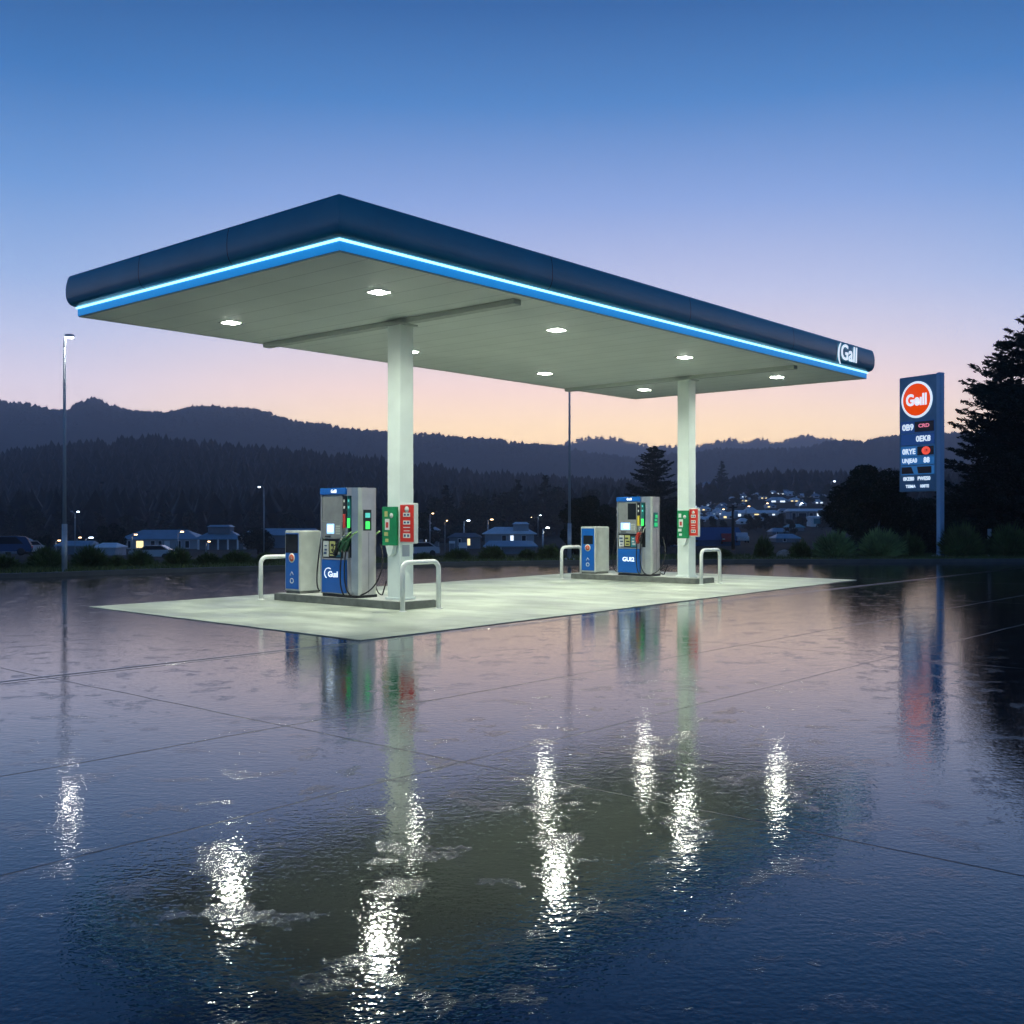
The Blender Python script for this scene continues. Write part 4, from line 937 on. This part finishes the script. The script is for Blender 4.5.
Dm = 135.; conifer(at(655,Dm,T(655,Dm)), EYE+(HY-446)*Dm/FPX-T(655,Dm), 4.6, 'broad layered conifer above the farther pump', 23, 24, 11, 150, leafs=.36, prof=lambda f: min(1,(1-f)**.5*1.0))
conifer(at(624,150,T(624,150)), 6.2, 3.0, 'dark wide conifer left of the layered conifer', 24, 14, 9, 60, leafs=.45, prof=lambda f: min(1,(1-f)**.4*1.0))

# distant trees one can tell apart: copied dark trees of the middle distance
global_proto = []
def far_tree(seed, con):
    if con: return conifer((0,0,0), 10, 2.9, 'x', seed, 16, 7, 26, leafs=.75, name='distant_conifer')
    return broad_tree('distant_tree', (0,0,0), rblobs(3.4,7.0,1.2,14,seed,.36), 2600, .55, 'x')
protos = [far_tree(40,False), far_tree(41,False), far_tree(42,True), far_tree(43,True)]; usedp = [False]*4
FT = []
rf_ = random.Random(5)
for px_,D_,H_,v_ in [(435,235,11,0),(446,240,13,2),(458,230,10,1),(470,250,12,0),(482,245,13,1),(494,260,11,2),(506,255,12,0),(518,250,14,3),(532,262,12,1),(545,265,15,2),(557,270,13,0),(572,262,11,1),(590,270,12,0),(425,180,8,1),
   (672,420,9,0),(690,480,14,2),(700,430,8,1),(712,470,11,0),(722,500,20,3),(737,440,8,1),(751,470,9,0),(765,480,9,1),(780,450,8,0),(797,470,9,2),(808,420,8,1),(828,430,9,0),(843,380,9,1),
   (748,240,4.2,0),(756,238,4.6,1),(765,240,4.4,0),(773,242,4.0,1),(781,240,4.2,0),(700,240,4,1),(712,235,4,0),(724,230,3.6,1),(683,220,4,0),(672,215,4,1),(655,230,5,0),(642,225,6,1),(800,250,4,1),(790,200,3.4,0),(822,240,5,0),
   (10,230,9,2),(30,235,10,0),(60,240,10,3),(100,235,9,2),(130,240,9,1),(165,250,10,2),(190,245,9,0),(225,250,9,3),(255,245,10,2),(290,250,10,1),(330,250,11,3),(360,245,10,2),(378,240,9,0)]:
    FT.append((px_,D_,H_,v_))
FT.sort()
cnt = {}
for px_,D_,H_,v_ in FT:
    key = 'left' if px_ < 400 else ('mid' if px_ < 620 else ('high' if D_ > 300 else 'low'))
    cnt[key] = cnt.get(key,0)+1
    where = {'left':'at the foot of the left forest','mid':'in the dark belt between the columns','high':'among the upper houses of the distant town','low':'among the lower houses of the distant town'}[key]
    kind_ = 'pointed' if v_ > 1 else 'rounded'
    o = protos[v_] if not usedp[v_] else copy_tree(protos[v_]); usedp[v_] = True
    s = H_/(10. if v_ > 1 else 8.6); o.location = at(px_,D_,T(px_,D_)-.3); o.scale = (s*rf_.uniform(.9,1.15),)*2+(s,); o.rotation_euler.z = rf_.uniform(0,6.28)
    k_ = cnt[key]
    tag(o, f'{kind_} dark distant tree, {ordn[k_-1]} from left {where}', 'tree', 'distant trees around the town')

# forests: merged low conifers
def forest(name, P, H, label, sides=6, tiers=3, rw=.32):
    k = len(P); V = []; Fc = []
    rows_ = []
    for ti in range(tiers):
        f0 = ti/tiers*.8+.05; f1 = min(1., f0+.46)
        a_ = np.linspace(0,2*PI,sides,endpoint=False)[None,:]+rng.uniform(0,6,(k,1))
        r = (H*rw*(1-f0*.62))[:,None]*rng.uniform(.55,1.3,(k,sides))
        ring_ = np.stack([P[:,0:1]+np.cos(a_)*r, P[:,1:2]+np.sin(a_)*r, P[:,2:3]+(H*f0)[:,None]+rng.uniform(-.05,.05,(k,sides))*H[:,None]],-1)
        apex = np.stack([P[:,0]+rng.normal(0,.02,k)*H, P[:,1], P[:,2]+H*f1],-1)[:,None,:]
        V.append(np.concatenate([ring_,apex],1)); 
    V = np.stack(V,1).reshape(-1,3); per = sides+1
    base_ = (np.arange(k*tiers)*per)[:,None,None]
    tri = np.array([[q,(q+1)%sides,sides] for q in range(sides)])[None]
    return tag(raw(name, V, (base_+tri).reshape(-1,3), 'leaf_far'), label, 'forest', kind='stuff')
rng = np.random.default_rng(99)
def scatter(n, p0, p1, d0, d1, pw=1.0):
    D_ = d0+(d1-d0)*rng.random(n)**pw; p = rng.uniform(p0,p1,n); z = terrain(p, D_)
    return np.stack([(p-CX)*D_/FPX, D_, z-.5],-1), p, D_
Pf, p, D_ = scatter(15000,-900,1900,255,760,.8)
keep = ~((p > 640)&(p < 860)&(D_ < 560)) & ~((p>405)&(p<640)&(D_<285)) ; Pf = Pf[keep]
forest('near_forest', Pf, rng.uniform(8,14,len(Pf)), 'dark conifer forest covering the near slopes behind the buildings')
Pf, p, D_ = scatter(13000,-900,1900,1500,2120,.5)
forest('far_forest', Pf, rng.uniform(8,15,len(Pf)), 'hazy wooded ridge behind the near forest', sides=5, tiers=2, rw=.5)
Pf, p, D_ = scatter(2600,-300,1500,3100,3380,.6)
forest('ridge_forest', Pf, rng.uniform(9,17,len(Pf)), 'palest tree fringed ridge on the skyline', sides=5, tiers=2, rw=.5)

# ------------------------------------------------------------------ haze
M['haze'] = bpy.data.materials.new('haze_air'); M['haze'].use_nodes = True; n_ = M['haze'].node_tree
for nd in list(n_.nodes):
    if nd.type == 'BSDF_PRINCIPLED': n_.nodes.remove(nd)
pv = n_.nodes.new('ShaderNodeVolumePrincipled'); pv.inputs['Color'].default_value = (.80,.86,1,1); HAZE_D = .00050; pv.inputs['Density'].default_value = HAZE_D; pv.inputs['Anisotropy'].default_value = .5
n_.links.new(pv.outputs[0], n_.nodes['Material Output'].inputs['Volume'])
zmax = max(max((o.matrix_world @ Vector(c)).z for c in o.bound_box) for o in C.objects if o.name in ('terrain','far_forest','ridge_forest'))
zmin = float(min(v.co.z for v in bpy.data.objects['terrain'].data.vertices))
mb = MB(); mb.box(-5100,5100,-5100,5100,zmin-1.5,zmax+8); hz = mb.build('haze',M['haze']); tag(hz,'thin blue evening haze over the valley and hills','haze',kind='stuff')

# ------------------------------------------------------------------ sky, sun, camera
w = bpy.data.worlds.new('World'); sc.world = w; w.use_nodes = True; n = w.node_tree; L = n.links.new
bg = n.nodes['Background']
SUNAZ = math.radians(3.5); HAZE_K = HAZE_D*(zmax+8-EYE)
tc = n.nodes.new('ShaderNodeTexCoord'); sp = n.nodes.new('ShaderNodeSeparateXYZ'); L(tc.outputs['Generated'], sp.inputs[0])
def ramp(stops):
    r = n.nodes.new('ShaderNodeValToRGB'); r.color_ramp.interpolation = 'EASE' if False else 'LINEAR'; e = r.color_ramp.elements
    e[0].position = stops[0][0]; e[0].color = lin(stops[0][1]); e[1].position = stops[-1][0]; e[1].color = lin(stops[-1][1])
    for p_, c_ in stops[1:-1]: q = e.new(p_); q.color = lin(c_)
    L(sp.outputs['Z'], r.inputs['Fac']); return r.outputs['Color']
warm = ramp([(0,(255,206,142)),(.05,(255,216,152)),(.085,(255,222,174)),(.12,(245,214,200)),(.16,(217,206,217)),(.205,(186,193,225)),(.28,(132,163,219)),(.36,(60,126,194)),(.43,(10,92,160)),(.6,(5,52,106)),(1,(5,32,70))])
cool = ramp([(0,(240,206,186)),(.05,(237,209,196)),(.085,(229,208,208)),(.12,(214,204,219)),(.16,(186,194,225)),(.205,(150,177,222)),(.28,(100,149,210)),(.36,(42,113,182)),(.43,(6,84,148)),(.6,(4,48,98)),(1,(5,32,70))])
east = ramp([(0,(100,130,165)),(.12,(100,135,175)),(.28,(66,112,165)),(.5,(28,75,128)),(1,(8,36,72))])
vm = n.nodes.new('ShaderNodeVectorMath'); vm.operation = 'MULTIPLY'; vm.inputs[1].default_value = (1,1,0); L(tc.outputs['Generated'], vm.inputs[0])
nm = n.nodes.new('ShaderNodeVectorMath'); nm.operation = 'NORMALIZE'; L(vm.outputs[0], nm.inputs[0])
dt = n.nodes.new('ShaderNodeVectorMath'); dt.operation = 'DOT_PRODUCT'; dt.inputs[1].default_value = (math.sin(SUNAZ), math.cos(SUNAZ), 0); L(nm.outputs[0], dt.inputs[0])
def mr(v, a, b_):
    r = n.nodes.new('ShaderNodeMapRange'); r.interpolation_type = 'SMOOTHSTEP'; r.inputs['From Min'].default_value = a; r.inputs['From Max'].default_value = b_; L(v, r.inputs['Value']); return r.outputs['Result']
def mixc(f, a, b_):
    m_ = n.nodes.new('ShaderNodeMix'); m_.data_type = 'RGBA'; L(f, m_.inputs['Factor']); L(a, m_.inputs['A']); L(b_, m_.inputs['B']); return m_.outputs['Result']
c1 = mixc(mr(dt.outputs['Value'], .88, 1.0), cool, warm)
c2 = mixc(mr(dt.outputs['Value'], -.4, .6), east, c1)
sky = n.nodes.new('ShaderNodeTexSky'); sky.sky_type = 'NISHITA'; sky.sun_disc = False; sky.sun_elevation = math.radians(.5); sky.sun_rotation = SUNAZ
sky.dust_density = 1.5; sky.ozone_density = 3
bg2 = n.nodes.new('ShaderNodeBackground'); L(sky.outputs[0], bg2.inputs['Color']); bg2.inputs['Strength'].default_value = .05
L(c2, bg.inputs['Color']); 
def mth(op, a, b_):
    t = n.nodes.new('ShaderNodeMath'); t.operation = op
    for q_, v_ in enumerate((a, b_)):
        if isinstance(v_, (int, float)): t.inputs[q_].default_value = v_
        else: L(v_, t.inputs[q_])
    return t.outputs[0]
gain = mth('MULTIPLY', mth('POWER', math.e, mth('DIVIDE', HAZE_K, mth('MAXIMUM', sp.outputs['Z'], .065))), .85)
L(gain, bg.inputs['Strength'])
ad = n.nodes.new('ShaderNodeAddShader'); L(bg.outputs[0], ad.inputs[0]); L(bg2.outputs[0], ad.inputs[1]); L(ad.outputs[0], n.nodes['World Output'].inputs['Surface'])

sl = bpy.data.lights.new('sun','SUN'); sl.energy = .25; sl.angle = math.radians(3); sl.color = (1,.72,.5)
so_ = bpy.data.objects.new('sun', sl); C.objects.link(so_)
dv_ = Vector((math.sin(SUNAZ)*math.cos(math.radians(.5)), math.cos(SUNAZ)*math.cos(math.radians(.5)), math.sin(math.radians(.5))))
so_.rotation_euler = dv_.to_track_quat('Z','Y').to_euler()

cam = bpy.data.cameras.new('camera'); cam.sensor_width = 36; cam.lens = 36*FPX/1024; cam.shift_y = (HY-512)/1024; cam.clip_start = .1; cam.clip_end = 20000
co = bpy.data.objects.new('camera', cam); C.objects.link(co); co.location = (0,0,EYE); co.rotation_euler = (PI/2,0,0); sc.camera = co
sc.view_settings.view_transform = 'Standard'; sc.view_settings.look = 'None'; sc.view_settings.exposure = 0; sc.view_settings.gamma = 1
sc.cycles.volume_bounces = 0; sc.cycles.max_bounces = 8; sc.cycles.sample_clamp_indirect = 8
